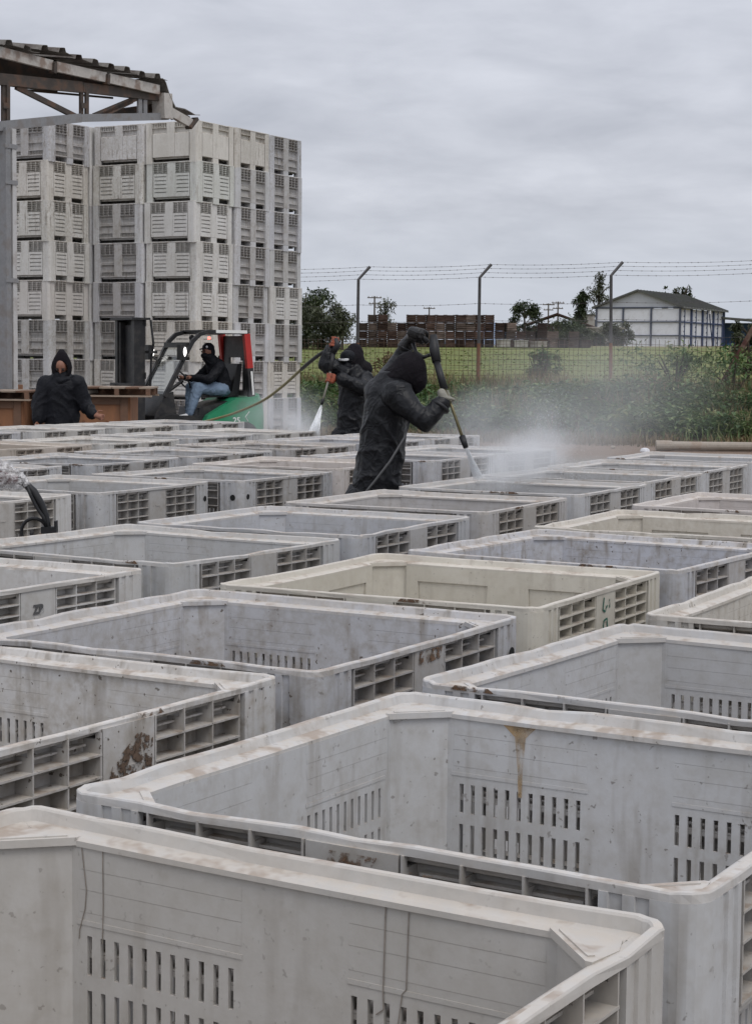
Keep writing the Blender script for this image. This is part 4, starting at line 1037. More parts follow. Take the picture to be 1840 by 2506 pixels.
def hand(bl, wrist, grip, axis, palm_n, size=.19, curl=1.0):
    """palm with four curled fingers and a thumb closed round a bar; grip = bar point, axis = bar direction, palm_n = from bar towards palm"""
    wrist = Vector(wrist); grip = Vector(grip); ax = Vector(axis).normalized(); pn = Vector(palm_n).normalized()
    pn = (pn - ax * pn.dot(ax)).normalized(); sd_ = ax.cross(pn); k = size / .19
    pc = grip + pn * .036 * k; bl.limb([wrist, wrist.lerp(pc, .6), pc], [.028 * k, .030 * k, .030 * k])
    bl.ball(pc + ax * .018 * k, .030 * k).ball(pc - ax * .020 * k, .028 * k)
    for i, (o, l) in enumerate(((.040, .92), (.014, 1.0), (-.012, .96), (-.036, .78))):
        b0 = pc + ax * o * k + sd_ * .022 * k; r = .0098 * k
        ang = [35, 105, 175]; pts = [b0]; 
        for a in ang:
            pts.append(grip + ax * o * k * .95 + (pn * math.cos(R(a)) + sd_ * math.sin(R(a))) * (.030 * k) * (1.05 if l > .9 else .98))
        bl.limb(pts, [r * 1.12, r * 1.08, r, r * .85])
    b0 = pc + ax * .030 * k - sd_ * .024 * k
    bl.limb([b0, grip + ax * .045 * k - sd_ * .032 * k, grip + ax * .042 * k - sd_ * .018 * k - pn * .024 * k], [.013 * k, .011 * k, .009 * k])
def relaxed_hand(bl, wrist, d, side, size=.18):
    d = Vector(d).normalized(); s = Vector(side); s = (s - d * s.dot(d)).normalized(); n = d.cross(s); k = size / .18; w = Vector(wrist)
    bl.limb([w, w + d * .05 * k, w + d * .09 * k], [.026 * k, .032 * k, .034 * k])
    for o, l in ((.032, .085), (.011, .095), (-.011, .09), (-.031, .07)):
        b = w + d * .085 * k + s * o * k; bl.limb([b, b + d * l * .45 * k + n * .008, b + d * l * .8 * k + n * .028, b + d * l * .95 * k + n * .05], [.010 * k, .0095 * k, .009 * k, .0078 * k])
    b = w + d * .03 * k + s * .03 * k; bl.limb([b, b + (d * .6 + s).normalized() * .045 * k, b + (d + s * .6).normalized() * .085 * k], [.013 * k, .011 * k, .009 * k])
def legs(bl, pelvis, feet, knee_fwd, r=(.105, .075, .055)):
    p = Vector(pelvis)
    for s, f in zip((-1, 1), feet):
        hip = p + Vector((s * .09, 0, -.06)); f = Vector(f); kn = hip.lerp(f, .5) + Vector(knee_fwd); bl.limb([hip, kn, f + Vector((0, 0, .1))], r)
def boots(feet, d, parent, org):
    for f in feet:
        b = Blob(); f = Vector(f) - org; d = Vector(d).normalized()
        b.limb([f + Vector((0, 0, .32)), f + Vector((0, 0, .08))], [.066, .058]); b.limb([f + Vector((0, 0, .05)), f + d * .10 + Vector((0, 0, .045)), f + d * .18 + Vector((0, 0, .04))], [.048, .045, .038])
        b.fuse('boot', M['boot'], .014, 2, parent=parent)
def face(parent, c, f, up, s=1.0):
    """nose, brows, lids and mouth on a head centred at c looking along f"""
    f = Vector(f).normalized(); up = Vector(up).normalized(); x = f.cross(up).normalized(); up = x.cross(f)
    for sx in (-1, 1):
        m = MB(); m.add(*sphere_pts(c + f * .088 * s + x * .031 * s * sx + up * .012 * s, (.013 * s,) * 3, 10, 6)); m.build('eye', M['eye'], parent, True)
        m = MB(); m.bar(c + f * .096 * s + x * .016 * s * sx + up * .031 * s, c + f * .088 * s + x * .05 * s * sx + up * .030 * s, .010, .008); m.build('eyebrow', M['hair'], parent)
    m = MB(); m.bar(c + f * .098 * s - x * .024 * s - up * .052 * s, c + f * .098 * s + x * .024 * s - up * .052 * s, .008, .010); m.build('mouth', simple('lips', (.26, .10, .08), .5, .1, 20), parent)
def head_blob(bl, c, f, up, s=1.0):
    c = Vector(c); f = Vector(f).normalized(); up = Vector(up).normalized(); x = f.cross(up).normalized(); up = x.cross(f)
    Mx = Matrix((x, f, up)).transposed()
    bl.ball(c + up * .02 * s, (.074 * s, .092 * s, .098 * s), Mx); bl.ball(c + f * .03 * s - up * .055 * s, (.052 * s, .058 * s, .055 * s), Mx)
    bl.limb([c + f * .088 * s + up * .012 * s, c + f * .100 * s - up * .018 * s], [.008 * s, .012 * s])
    for sx in (-1, 1): bl.ball(c + x * .076 * s * sx - up * .005 * s, (.010 * s, .02 * s, .032 * s), Mx)

# --- worker bending over the bins, seen from behind
def worker_near():
    Y = 11.9; org = at(930, 1190, Y); org.z = 0
    def q(px, py, dy=0.0): return at(px, py, Y + dy) - org
    root_b = Blob()
    pel = q(926, 1205); fl = [Vector((-.13, .06, 0)), Vector((.14, -.08, 0))]
    shR, elR, wrR = q(978, 966, -.16), q(1040, 1030, -.24), q(1085, 981, -.20)
    shL, elL, wrL = q(936, 946, .12), q(984, 872, .24), q(1004, 832, .18)
    chest = q(946, 985, 0); neck = q(978, 930, 0); head = q(1002, 905, 0)
    hdir = Vector((.80, .35, -.62)); hup = Vector((.50, .1, .80))
    root_b.limb([pel, q(940, 1090), chest, neck], [.12, .115, .12, .055]); head_blob(root_b, head, hdir, hup)
    root_b.limb([chest, shR, elR, wrR], [.1, .055, .045, .03]); root_b.limb([chest, shL, elL, wrL], [.09, .04, .035, .028])
    legs(root_b, pel, fl, (.02, .04, 0))
    p = root_b.fuse('person', M['skin'], .018, 3, loc=org, label='worker in black hooded raincoat bending right with spray lance among the bins', cat='person')
    j = Blob()
    j.limb([q(918, 1262), q(923, 1196), q(930, 1130), q(940, 1060), q(944, 990)], [.165, .160, .152, .150, .140])
    j.ball(q(938, 965, .03), (.125, .15, .11)); j.ball(q(948, 1000), (.150, .16, .14))
    j.limb([q(925, 955, .10), q(972, 968, -.10)], [.088, .110]); j.limb([q(945, 948), q(985, 925)], [.10, .10])
    j.limb([shR + Vector((-.01, .02, 0)), q(1008, 1004, -.21), elR, q(1064, 1008, -.22), q(1080, 989, -.2)], [.100, .078, .070, .060, .058])
    j.limb([shL, q(958, 908, .2), elL, q(993, 850, .21)], [.075, .060, .056, .050])
    j.fuse('raincoat', M['rain'], .0105, 3, .009, 5.2, p, (1.25, 1.0, .85))
    h = Blob()
    h.ball(q(1002, 905), (.118, .125, .124)); h.ball(q(990, 918), (.118, .125, .112)); h.ball(q(1012, 925), (.096, .11, .10)); h.limb([q(958, 940), q(985, 920)], [.10, .11]); h.ball(q(1012, 938), (.075, .09, .075))
    h.fuse('hood', M['rain2'], .012, 5, .005, 6, p)
    t = Blob(); legs(t, pel, fl, (.02, .04, 0), (.14, .11, .095)); t.ball(pel + Vector((0, 0, -.05)), (.17, .15, .13)); t.fuse('trousers', M['trouser'], .018, 3, .008, 8, p)
    boots([f + org for f in fl], (.9, .4, 0), p, org)
    # pocket flap and cuff bands stitched on the coat
    for a, b_, r_ in ((q(1074, 998, -.205), q(1079, 991, -.20), .066), (q(990, 856, .205), q(993, 851, .205), .056)):
        MB().tube([a, a.lerp(b_, .5), b_], [r_, r_ * 1.05, r_], 14).build('cuff', M['rubber'], p, True)
    # lance in his hands: foam grip, rod, nozzle, gun with hose loop
    g0, g1 = q(1060, 838, -.02), q(1068, 884, -.08); f1 = q(1087, 952, -.16); r1 = q(1106, 996, -.21); tip = q(1134, 1078, -.30)
    gl = Blob(); hand(gl, wrR, f1.lerp(r1, .35), (r1 - f1), Vector((-.75, -.55, .15)), .20); gl.fuse('glove', M['glove_grey'], .0075, 2, parent=p)
    gl = Blob(); hand(gl, wrL, q(1022, 822, .06), (q(1048, 830, .02) - q(1012, 818, .08)), Vector((-.4, .1, .2)), .235); gl.limb([q(992, 848, .2), wrL], [.052, .045]); gl.fuse('glove', M['glove_black'], .009, 2, parent=p)
    L = empty('spray_lance', org, label='pressure washer lance held overhead by the near worker', cat='spray lance', group='pressure washer lances')
    MB().tube([g0 + Vector((0, 0, .05)), g0.lerp(g1, .3), g1.lerp(f1, .02)], [.022, .034, .030], 12).build('gun_body', M['rubber'], L, True)
    MB().tube([g1, f1], [.022, .025], 12).build('foam_grip', M['rubber'], L, True)
    MB().tube([f1, r1, tip], [.011, .0105, .010], 8).build('rod', simple('brass_lance_rod', (.16, .14, .075), .4, .2, 20, .6), L, True)
    MB().tube([tip - (tip - r1).normalized() * .03, tip + (tip - r1).normalized() * .05], [.022, .017], 10).build('nozzle', M['rubber'], L, True)
    pts = [q(1046, 838, .02), q(1030, 818, .05), q(1014, 812, .07), q(1004, 822, .09)]; MB().tube(pts, [.018, .018, .018, .018], 8).build('hose_elbow', M['rubber'], L, True)
    pts = [q(1052, 868, -.02), q(1036, 874, .0), q(1018, 862, .05), q(1010, 840, .08)]; MB().tube(pts, .013, 8).build('trigger_guard', M['rubber'], L, True)
    # hose tail hanging down across the coat to the ground
    pts = [q(1002, 1030, -.165), q(990, 1070, -.20), q(955, 1128, -.215), q(915, 1180, -.20), q(885, 1216, -.18), q(872, 1290, -.05), Vector((-.15, -.1, .02))]
    MB().tube(pts, .008, 6).build('coat_cord', simple('grey_cord', (.10, .10, .10), .6, .1, 20), p, True)
    return tip + org
TIP1 = worker_near()

# --- worker farther back, facing the camera's left
def worker_far():
    Y = 20.3; org = at(858, 1050, Y); org.z = 0
    def q(px, py, dy=0.0): return at(px, py, Y + dy) - org
    pel = q(862, 1060); fl = [Vector((-.12, .05, 0)), Vector((.13, 0, 0))]; chest = q(866, 945); head = q(852, 884, -.02)
    hdir = Vector((-.72, -.55, -.45)); hup = Vector((-.25, -.2, .9))
    b = Blob(); b.limb([pel, chest, q(862, 910)], [.12, .125, .055]); head_blob(b, head, hdir, hup)
    shA, elA, wrA = q(842, 912, -.08), q(798, 893, -.16), q(811, 846, -.14); shB, elB, wrB = q(893, 925, -.02), q(886, 950, -.22), q(824, 925, -.26)
    b.limb([chest, shA, elA, wrA], [.1, .055, .045, .03]); b.limb([chest, shB, elB, wrB], [.1, .055, .045, .03]); legs(b, pel, fl, (-.02, -.04, 0))
    p = b.fuse('person', M['skin'], .018, 3, loc=org, label='worker with pale cap peak under dark hood and orange gloves, spraying', cat='person'); face(p, head, hdir, hup)
    j = Blob(); j.limb([q(862, 1085), q(862, 1050), q(864, 1000), q(866, 945)], [.19, .175, .165, .17]); j.ball(q(868, 925), (.21, .15, .13)); j.limb([q(868, 915), q(862, 898)], [.14, .11])
    j.limb([shA, elA, q(806, 858, -.145)], [.10, .088, .066]); j.limb([shB, elB, q(834, 926, -.26)], [.10, .088, .068]); j.fuse('raincoat', M['rain'], .015, 3, .012, 8, p, (1, 1, .7))
    h = Blob(); h.ball(q(862, 882, .03), (.14, .14, .155)); h.ball(q(868, 868, .05), (.10, .10, .13)); h.ball(q(880, 902, .04), (.15, .12, .10)); h.limb([q(866, 858, .05), q(864, 846, .05)], [.07, .035]); h.fuse('hood', M['rain2'], .014, 3, .005, 8, p)
    k = Blob(); k.ball(q(853, 872, -.03), (.098, .10, .075)); k.ball(q(850, 880, -.055), (.085, .075, .05)); k.fuse('cap', M['navy'], .011, 2, parent=p)
    k = Blob(); k.ball(q(846, 898, -.10), (.07, .05, .06)); k.fuse('face_mask', M['navy'], .01, 2, parent=p)
    m = MB(); f = Vector(hdir).normalized(); x = f.cross(Vector(hup)).normalized(); up = x.cross(f); c0 = q(845, 876, -.09)
    prof = [c0 + x * (.085 * math.cos(R(a))) + f * (.02 + .075 * math.sin(R(a))) + up * (.018 - .03 * abs(math.cos(R(a))) ** 2) for a in range(0, 181, 20)]
    n = len(prof); m.add(prof + [v + up * .012 + Vector((0, 0, .006)) for v in prof], [list(range(n))[::-1], [n + i for i in range(n)]] + [(i, (i + 1) % n, n + (i + 1) % n, n + i) for i in range(n)]); m.build('cap_peak', M['visor'], p)
    t = Blob(); legs(t, pel, fl, (-.02, -.04, 0), (.15, .12, .10)); t.ball(pel, (.18, .15, .13)); t.fuse('trousers', M['trouser'], .02, 3, .008, 8, p); boots([v + org for v in fl], (-.8, -.5, 0), p, org)
    up0 = q(818, 826, -.17); a1 = q(815, 862, -.2); b1 = q(806, 924, -.28); tip = q(787, 990, -.34)
    g = Blob(); hand(g, wrA, q(816, 836, -.17), (a1 - up0), Vector((.5, .6, -.1)), .24); g.fuse('glove', M['glove_orange'], .009, 2, parent=p)
    g = Blob(); hand(g, wrB, b1, (tip - a1), Vector((.8, .3, .1)), .22); g.fuse('glove', M['glove_orange'], .009, 2, parent=p)
    L = empty('spray_lance', org, label='pressure washer lance held low by the worker in orange gloves', cat='spray lance', group='pressure washer lances')
    MB().tube([up0, q(826, 845, -.19), a1], [.03, .042, .035], 10).build('gun_body', M['rubber'], L, True); MB().tube([a1, b1 + (a1 - b1) * .25], [.026, .024], 8).build('foam_grip', M['rubber'], L, True)
    MB().tube([b1 + (a1 - b1) * .25, b1, tip + (b1 - tip) * .15], .012, 8).build('rod', simple('steel_lance_rod', (.42, .40, .34), .35, .1, 20, .5), L, True); MB().tube([tip + (b1 - tip) * .2, tip], [.02, .015], 8).build('nozzle', M['rubber'], L, True)
    # hose from the gun down to the left, past the forklift
    hp = [org + q(812, 852, -.17), at(790, 862, 20.3), at(760, 884, 20.6), at(728, 912, 21.2), at(690, 946, 22), at(640, 982, 23), at(570, 1012, 23.8), at(500, 1032, 24.2), at(462, 1042, 24.4), at(430, 1075, 24.4)]
    hp.append(Vector((hp[-1].x - .3, 24.6, .03)))
    def smooth(ps, n=8):
        out = []
        for i in range(len(ps) - 1):
            p0, p1, p2, p3 = ps[max(0, i - 1)], ps[i], ps[i + 1], ps[min(len(ps) - 1, i + 2)]
            for k in range(n):
                t = k / n; out.append(.5 * ((2 * p1) + (p2 - p0) * t + (2 * p0 - 5 * p1 + 4 * p2 - p3) * t * t + (3 * p1 - p0 - 3 * p2 + p3) * t ** 3))
        return out + [ps[-1]]
    sp = smooth(hp); m = MB(); m.tube(sp, .017, 8)
    hs = m.build('pressure_hose', simple('olive_yellow_hose', (.22, .195, .085), .5, .2, 10), None, True, label='olive yellow pressure hose sagging from the worker across the forklift', cat='hose')
    MB().tube(smooth(hp[:4])[:22], .021, 8).build('hose_sleeve', M['rubber'], hs, True)
    return tip + org
TIP2 = worker_far()

# --- woman at the left
def worker_left():
    Y = 23.0; org = at(150, 1040, Y); org.z = 0
    def q(px, py, dy=0.0): return at(px, py, Y + dy) - org
    pel = q(150, 1045); fl = [Vector((-.12, .05, 0)), Vector((.13, 0, 0))]; chest = q(150, 955); head = q(150, 900, -.03); hdir = Vector((.02, -.9, -.38)); hup = Vector((0, -.35, .9))
    b = Blob(); b.limb([pel, chest, q(150, 925)], [.13, .13, .055]); head_blob(b, head, hdir, hup, 1.1)
    shA, elA, wrA = q(116, 940), q(98, 990, -.05), q(92, 1030, -.15); shB, elB, wrB = q(186, 940), q(206, 988, .02), q(230, 1016, -.12)
    b.limb([chest, shA, elA, wrA], [.1, .055, .045, .03]); b.limb([chest, shB, elB, wrB], [.1, .055, .045, .03]); legs(b, pel, fl, (0, -.04, 0))
    relaxed_hand(b, wrB, Vector((.75, -.35, -.16)), Vector((.1, .1, .9)), .19); relaxed_hand(b, wrA, Vector((-.1, -.3, -.8)), Vector((0, -.9, .2)), .18)
    p = b.fuse('person', M['skin'], .0085, 3, loc=org, label='person in dark pointed hood and jacket by the wooden bins at left', cat='person'); face(p, head, hdir, hup, 1.1)
    j = Blob(); j.limb([q(150, 1075), q(150, 1045), q(150, 1000), q(150, 950)], [.20, .195, .19, .185]); j.ball(q(150, 948), (.25, .17, .15)); j.limb([q(150, 930), q(150, 920)], [.15, .12])
    j.ball(q(152, 1020), (.23, .19, .2))
    j.limb([shA, elA, q(93, 1024, -.12)], [.12, .105, .085]); j.limb([shB, elB, q(227, 1013, -.1)], [.12, .10, .07]); j.fuse('jacket', M['navy'], .015, 4, .012, 6.5, p, (1, 1, .8))
    # hood open at the front: shell rings round the face, rising to a point
    m = MB(); f = Vector((0, -1, -.12)).normalized(); n = 18; rings = []
    def ring(c, rx, rz, peak): return [c + Vector((math.cos(2 * math.pi * k / n) * rx, 0, math.sin(2 * math.pi * k / n) * rz + (peak * max(0, math.sin(2 * math.pi * k / n)) ** 6))) for k in range(n)]
    rs_ = [ring(q(151, 903, -.115), .084, .105, .0), ring(q(151, 900, -.10), .120, .150, .05), ring(q(151, 899, -.02), .132, .165, .075), ring(q(151, 899, .06), .122, .155, .07), ring(q(151, 900, .12), .08, .11, .03), ring(q(151, 902, .15), .02, .03, 0)]
    inner = [ring(q(151, 903, -.112), .074, .094, 0), ring(q(151, 901, -.03), .09, .115, 0)]
    allr = inner[::-1] + rs_
    vs = [v for r in allr for v in r]; fs = [(i * n + k, (i + 1) * n + k, (i + 1) * n + (k + 1) % n, i * n + (k + 1) % n) for i in range(len(allr) - 1) for k in range(n)]
    m.add(vs, fs); m.build('hood', M['rain2'], p, True)
    hb = Blob(); hb.ball(q(150, 893, .01), (.088, .09, .105)); hb.ball(q(143, 886, -.06), (.05, .045, .045)); hb.fuse('hair', M['hair'], .011, 2, .004, 20, p)
    sc = Blob(); sc.limb([q(133, 926, -.06), q(150, 932, -.13), q(168, 926, -.06)], [.05, .055, .05]); sc.fuse('collar', M['navy'], .014, 2, .006, 12, p)
    t = Blob(); legs(t, pel, fl, (0, -.04, 0), (.15, .12, .10)); t.ball(pel, (.2, .16, .13)); t.fuse('trousers', M['trouser'], .02, 3, .008, 8, p); boots([v + org for v in fl], (0, -1, 0), p, org)
worker_left()

# ------------------------------------------------------------------ forklift
M['lift_black'] = simple('black_machine_paint', (0.018, 0.018, 0.019), .45, .25, 8, dirt=(.05, .045, .04), dirt_amt=.6)
M['lift_green'] = simple('green_machine_paint', (0.02, 0.24, 0.11), .35, .12, 3, dirt=(.05, .13, .08), dirt_amt=.5, bump=.05)
M['lift_red'] = simple('red_machine_paint', (0.42, 0.03, 0.025), .35, .12, 5, bump=.05)
M['decal'] = simple('white_decal', (.75, .75, .72), .5, .1, 30, bump=0)
M['tyre'] = simple('tyre_rubber', (0.016, 0.016, 0.016), .8, .2, 20)
def glass_mat():
    t = NT('clear_glass'); tr = t.n('ShaderNodeBsdfTransparent'); gl = t.n('ShaderNodeBsdfGlossy'); tr.inputs[0].default_value = (.93, .95, .94, 1); gl.inputs['Roughness'].default_value = .08
    mx = t.n('ShaderNodeMixShader'); mx.inputs[0].default_value = .09; t.L.new(tr.outputs[0], mx.inputs[1]); t.L.new(gl.outputs[0], mx.inputs[2]); t.L.new(mx.outputs[0], t.out.inputs[0]); return t.m
M['glass'] = glass_mat()
def emit(name, col, st):
    t = NT(name); t.b.inputs['Emission Color'].default_value = c4(col); t.b.inputs['Emission Strength'].default_value = st; return t.done(col, .3)
M['mirror_glow'] = emit('glowing_mirror_reflection', (1, .98, .95), 2.2); M['lamp_red'] = emit('lit_red_lamp', (1, .16, .12), 3.0)  # the white glow imitates sky reflected in the mirrors
HD = math.atan2(-.5, -.868); FC = Vector((-2.87, 29.6, 0))
def forklift():
    root = empty('forklift', FC, HD, label='green and black forklift with red rear pillar and a driver aboard', cat='forklift')
    def P(name, m, mat, par=root, sm=False): return m.build(name, M[mat], par, sm)
    # chassis
    m = MB(); m.bx(-.2, .72, -.42, .42, .32, .62); m.prism([(.30, .32), (.98, .32), (.98, .62), (.80, .95), (.66, 1.0), (.60, .62), (.3, .60)], -.45, .45, Matrix.Rotation(R(90), 4, 'X')); P('chassis', m, 'lift_black')
    m = MB(); m.prism([(-.62, .55), (.22, .55), (.18, .74), (-.55, .90), (-.62, .88)], -.40, .40, Matrix.Rotation(R(90), 4, 'X')); P('engine_cover', m, 'lift_black')
    # rounded counterweight: swept-up green casting
    m = MB(); lv = [(.22, .0), (.30, .06), (.62, .06), (.80, .03), (.92, -.03)]; ring = []
    for z, gx in lv:
        pts = []
        for a in range(-90, 91, 15): pts.append((-.72 - gx - .24 * max(0, math.cos(R(a))) ** .7, .53 * math.sin(R(a)), z + (.06 if z > .7 else 0) * math.cos(R(a))))
        xf = .30 if z < .5 else (.10 if z < .7 else (-.18 if z < .85 else -.42)); pts = [(xf, -.53, z - (0 if z < .7 else .02))] + pts + [(xf, .53, z - (0 if z < .7 else .02))]; ring.append(pts)
    n = len(ring[0]); vs = [v for r in ring for v in r]; fs = [(i * n + k, i * n + (k + 1) % n, (i + 1) * n + (k + 1) % n, (i + 1) * n + k) for i in range(len(ring) - 1) for k in range(n)]; fs += [list(range(n))[::-1], [(len(ring) - 1) * n + k for k in range(n)]]
    m.add(vs, [f[::-1] for f in fs]); cw = P('counterweight', m, 'lift_green')
    # overhead guard
    hw = .47; roof = 1.97
    def pillar(name, pts, w, d, mat):
        for s in (-1, 1):
            m = MB()
            for a, b in zip(pts, pts[1:]): m.bar((a[0], s * hw, a[1]), (b[0], s * hw, b[1]), w, d, (0, 1, 0))
            P(name, m, mat)
    pillar('front_pillar', [(.82, .92), (.42, 1.66), (.34, 1.80), (.22, 1.91), (.06, 1.955)], .06, .07, 'lift_black')
    for s in (-1, 1):
        m = MB(); m.bar((-.66, s * hw, 1.38), (-.60, s * hw, 1.93), .10, .085, (0, 1, 0)); P('rear_pillar', m, 'lift_red')
        m = MB(); m.bar((-.70, s * hw, .90), (-.66, s * hw, 1.379), .10, .08, (0, 1, 0)); P('lower_rear_pillar', m, 'lift_black')
        m = MB(); m.bar((-.71, s * (hw + .052), .95), (-.675, s * (hw + .052), 1.33), .035, .004, (0, 1, 0)); P('decal_strip', m, 'decal')
        m = MB(); m.bar((.08, s * hw, 1.95), (-.62, s * hw, 1.95), .075, .06); P('roof_rail', m, 'lift_black' if s < 0 else 'lift_black')
        m = MB(); m.bx(-.60, -.05, s * (hw + .03), s * (hw + .045), 1.935, 1.985); P('roof_trim', m, 'decal')
    m = MB(); m.bx(-.62, .10, -.44, .44, 1.962, 1.985); P('roof_panel', m, 'lift_black')
    for k in range(5): m = MB(); m.bx(-.5 + k * .13, -.46 + k * .13, -.44, .44, 1.925, 1.96); P('roof_bar', m, 'lift_black')
    m = MB(); m.bx(-.68, -.60, -.42, .42, .93, 1.02); m.bx(-.66, -.62, -.42, -.22, 1.02, 1.9); m.bx(-.66, -.62, .30, .42, 1.02, 1.9); m.bx(-.66, -.62, -.22, .30, 1.55, 1.9); P('rear_screen_frame', m, 'lift_black')
    m = MB(); m.bar((.80, 0, .96), (.40, 0, 1.70), .86, .008, Vector((.74, 0, .4))); P('windscreen', m, 'glass')
    m = MB(); m.bx(.36, .44, -.44, .44, 1.70, 1.78); P('screen_header', m, 'lift_black')
    # seat
    m = MB(); m.prism([(-.58, .92), (-.05, .90), (-.05, 1.0), (-.46, 1.0), (-.56, 1.45), (-.64, 1.45)], -.24, .24, Matrix.Rotation(R(90), 4, 'X')); P('seat', m, 'rubber')
    # steering
    m = MB(); m.tube([(.62, 0, .95), (.30, 0, 1.17)], .028, 8); P('steering_column', m, 'lift_black')
    m = MB(); c = Vector((.29, 0, 1.18)); nrm = Vector((-.83, 0, .56)); u = Vector((0, 1, 0)); v = nrm.cross(u)
    m.tube([c + (u * math.cos(a) + v * math.sin(a)) * .17 for a in [2 * math.pi * k / 20 for k in range(21)]], .014, 6); m.bar(c - u * .16, c + u * .16, .02, .02); P('steering_wheel', m, 'rubber')
    # mirrors on stalks; glowing ovals stand in for their bright reflection
    for s in (-1, 1):
        m = MB(); m.tube([(.52, s * .5, 1.48), (.60, s * .62, 1.58)], .015, 6); m.box((.62, s * .64, 1.62), (.07, .13, .24)); a = P('mirror_housing', m, 'lift_black')
        m = MB(); m.add(*sphere_pts((.575, s * .64 + .05, 1.63), (.03, .035, .075), 12, 8)); P('mirror_glint', m, 'mirror_glow', a)
    m = MB(); m.lathe([(.024, 0), (.024, .035), (.012, .045)], 10, None, (-.30, -.30, 1.84)); P('red_lamp', m, 'lamp_red')
    m = MB(); m.add(*sphere_pts((.05, -.2, 1.86), (.05, .05, .05), 10, 7)); P('cab_speaker', m, 'rubber')
    # mast: rails, cross members, cylinders, chain, carriage, forks
    mz = 2.12
    for s in (-1, 1):
        m = MB(); m.bx(1.12, 1.30, s * .30, s * .40, .12, mz); P('outer_rail', m, 'lift_black'); m = MB(); m.bx(1.14, 1.28, s * .22, s * .29, .15, mz - .03); P('inner_rail', m, 'lift_black')
        m = MB(); m.tube([(1.08, s * .20, .2), (1.08, s * .20, 1.7)], .035, 10); P('lift_cylinder', m, 'lift_black')
    for z in (.5, 1.25, mz - .05): m = MB(); m.bx(1.10, 1.16, -.40, .40, z - .05, z + .05); P('cross_member', m, 'lift_black')
    m = MB(); m.bx(1.05, 1.36, -.46, .46, mz, mz + .035); P('mast_cap', m, 'lift_black')
    m = MB(); m.tube([(1.05, .46, mz), (1.02, .50, 1.75), (1.04, .46, 1.5), (1.06, .44, .9)], .018, 6); P('mast_hose', m, 'rubber')
    m = MB(); m.bx(.96, 1.10, .36, .52, 1.60, 1.64); P('hose_bracket', m, 'lift_black')
    m = MB(); m.bx(1.17, 1.21, -.21, .21, .2, mz - .08); P('mast_screen', m, 'lift_black')
    for z in (1.02, 1.4):
        m = MB(); m.bx(1.31, 1.35, -.5, .5, z - .34, z - .27); P('carriage_bar', m, 'lift_black')
    for y in (-.28, .28): m = MB(); m.bx(1.36, 1.40, y - .06, y + .06, .62, 1.1); m.bx(1.36, 2.3, y - .06, y + .06, .58, .615); P('fork', m, 'lift_black')
    m = MB(); m.bx(1.132, 1.117, .305, .38, 1.82, 1.98); m.bx(1.132, 1.117, .305, .38, .95, 1.10); P('mast_label', m, 'decal')
    # wheels
    for x, r in ((.72, .33), (-.55, .26)):
        for s in (-1, 1):
            Mx = Matrix.Translation((x, s * .47, r)) @ Matrix.Rotation(R(90), 4, 'X'); m = MB(); m.lathe([(r * .6, -.10), (r * .95, -.10), (r, -.06), (r, .06), (r * .95, .10), (r * .6, .10)], 20, Mx); w = P('tyre', m, 'tyre')
            m = MB(); m.lathe([(.05, -.085), (r * .58, -.085), (r * .58, .085), (.05, .085)], 16, Mx); P('wheel_rim', m, 'lift_black', w)
    m = MB(); m.bx(.55, .30, .40, .52, .38, .44); P('step', m, 'lift_black')
    # lettering on the counterweight side
    def text(body, loc, size, par):
        cu = bpy.data.curves.new('t', 'FONT'); cu.body = body; cu.size = size; cu.extrude = .002; cu.offset = size * .02; o = bpy.data.objects.new('t', cu); COL.objects.link(o)
        dg = bpy.context.evaluated_depsgraph_get(); dg.update(); me = bpy.data.meshes.new_from_object(o.evaluated_get(dg)); bpy.data.objects.remove(o); bpy.data.curves.remove(cu)
        Mx = Matrix.Translation(loc) @ Matrix.Rotation(R(180), 4, 'Z') @ Matrix.Rotation(R(90), 4, 'X'); me.transform(Mx); me.materials.clear(); me.materials.append(M['decal']); link('lettering', me, par)
    text('25', (-.34, .536, .500), .13, cw)
    m = MB(); c = Vector((-.56, .536, .60)); m.bar(c, c + Vector((-.07, 0, .085)), .006, .03, (0, 1, 0)); m.bar(c, c + Vector((-.05, 0, -.075)), .006, .02, (0, 1, 0)); P('chevron_mark', m, 'decal', cw)
forklift()
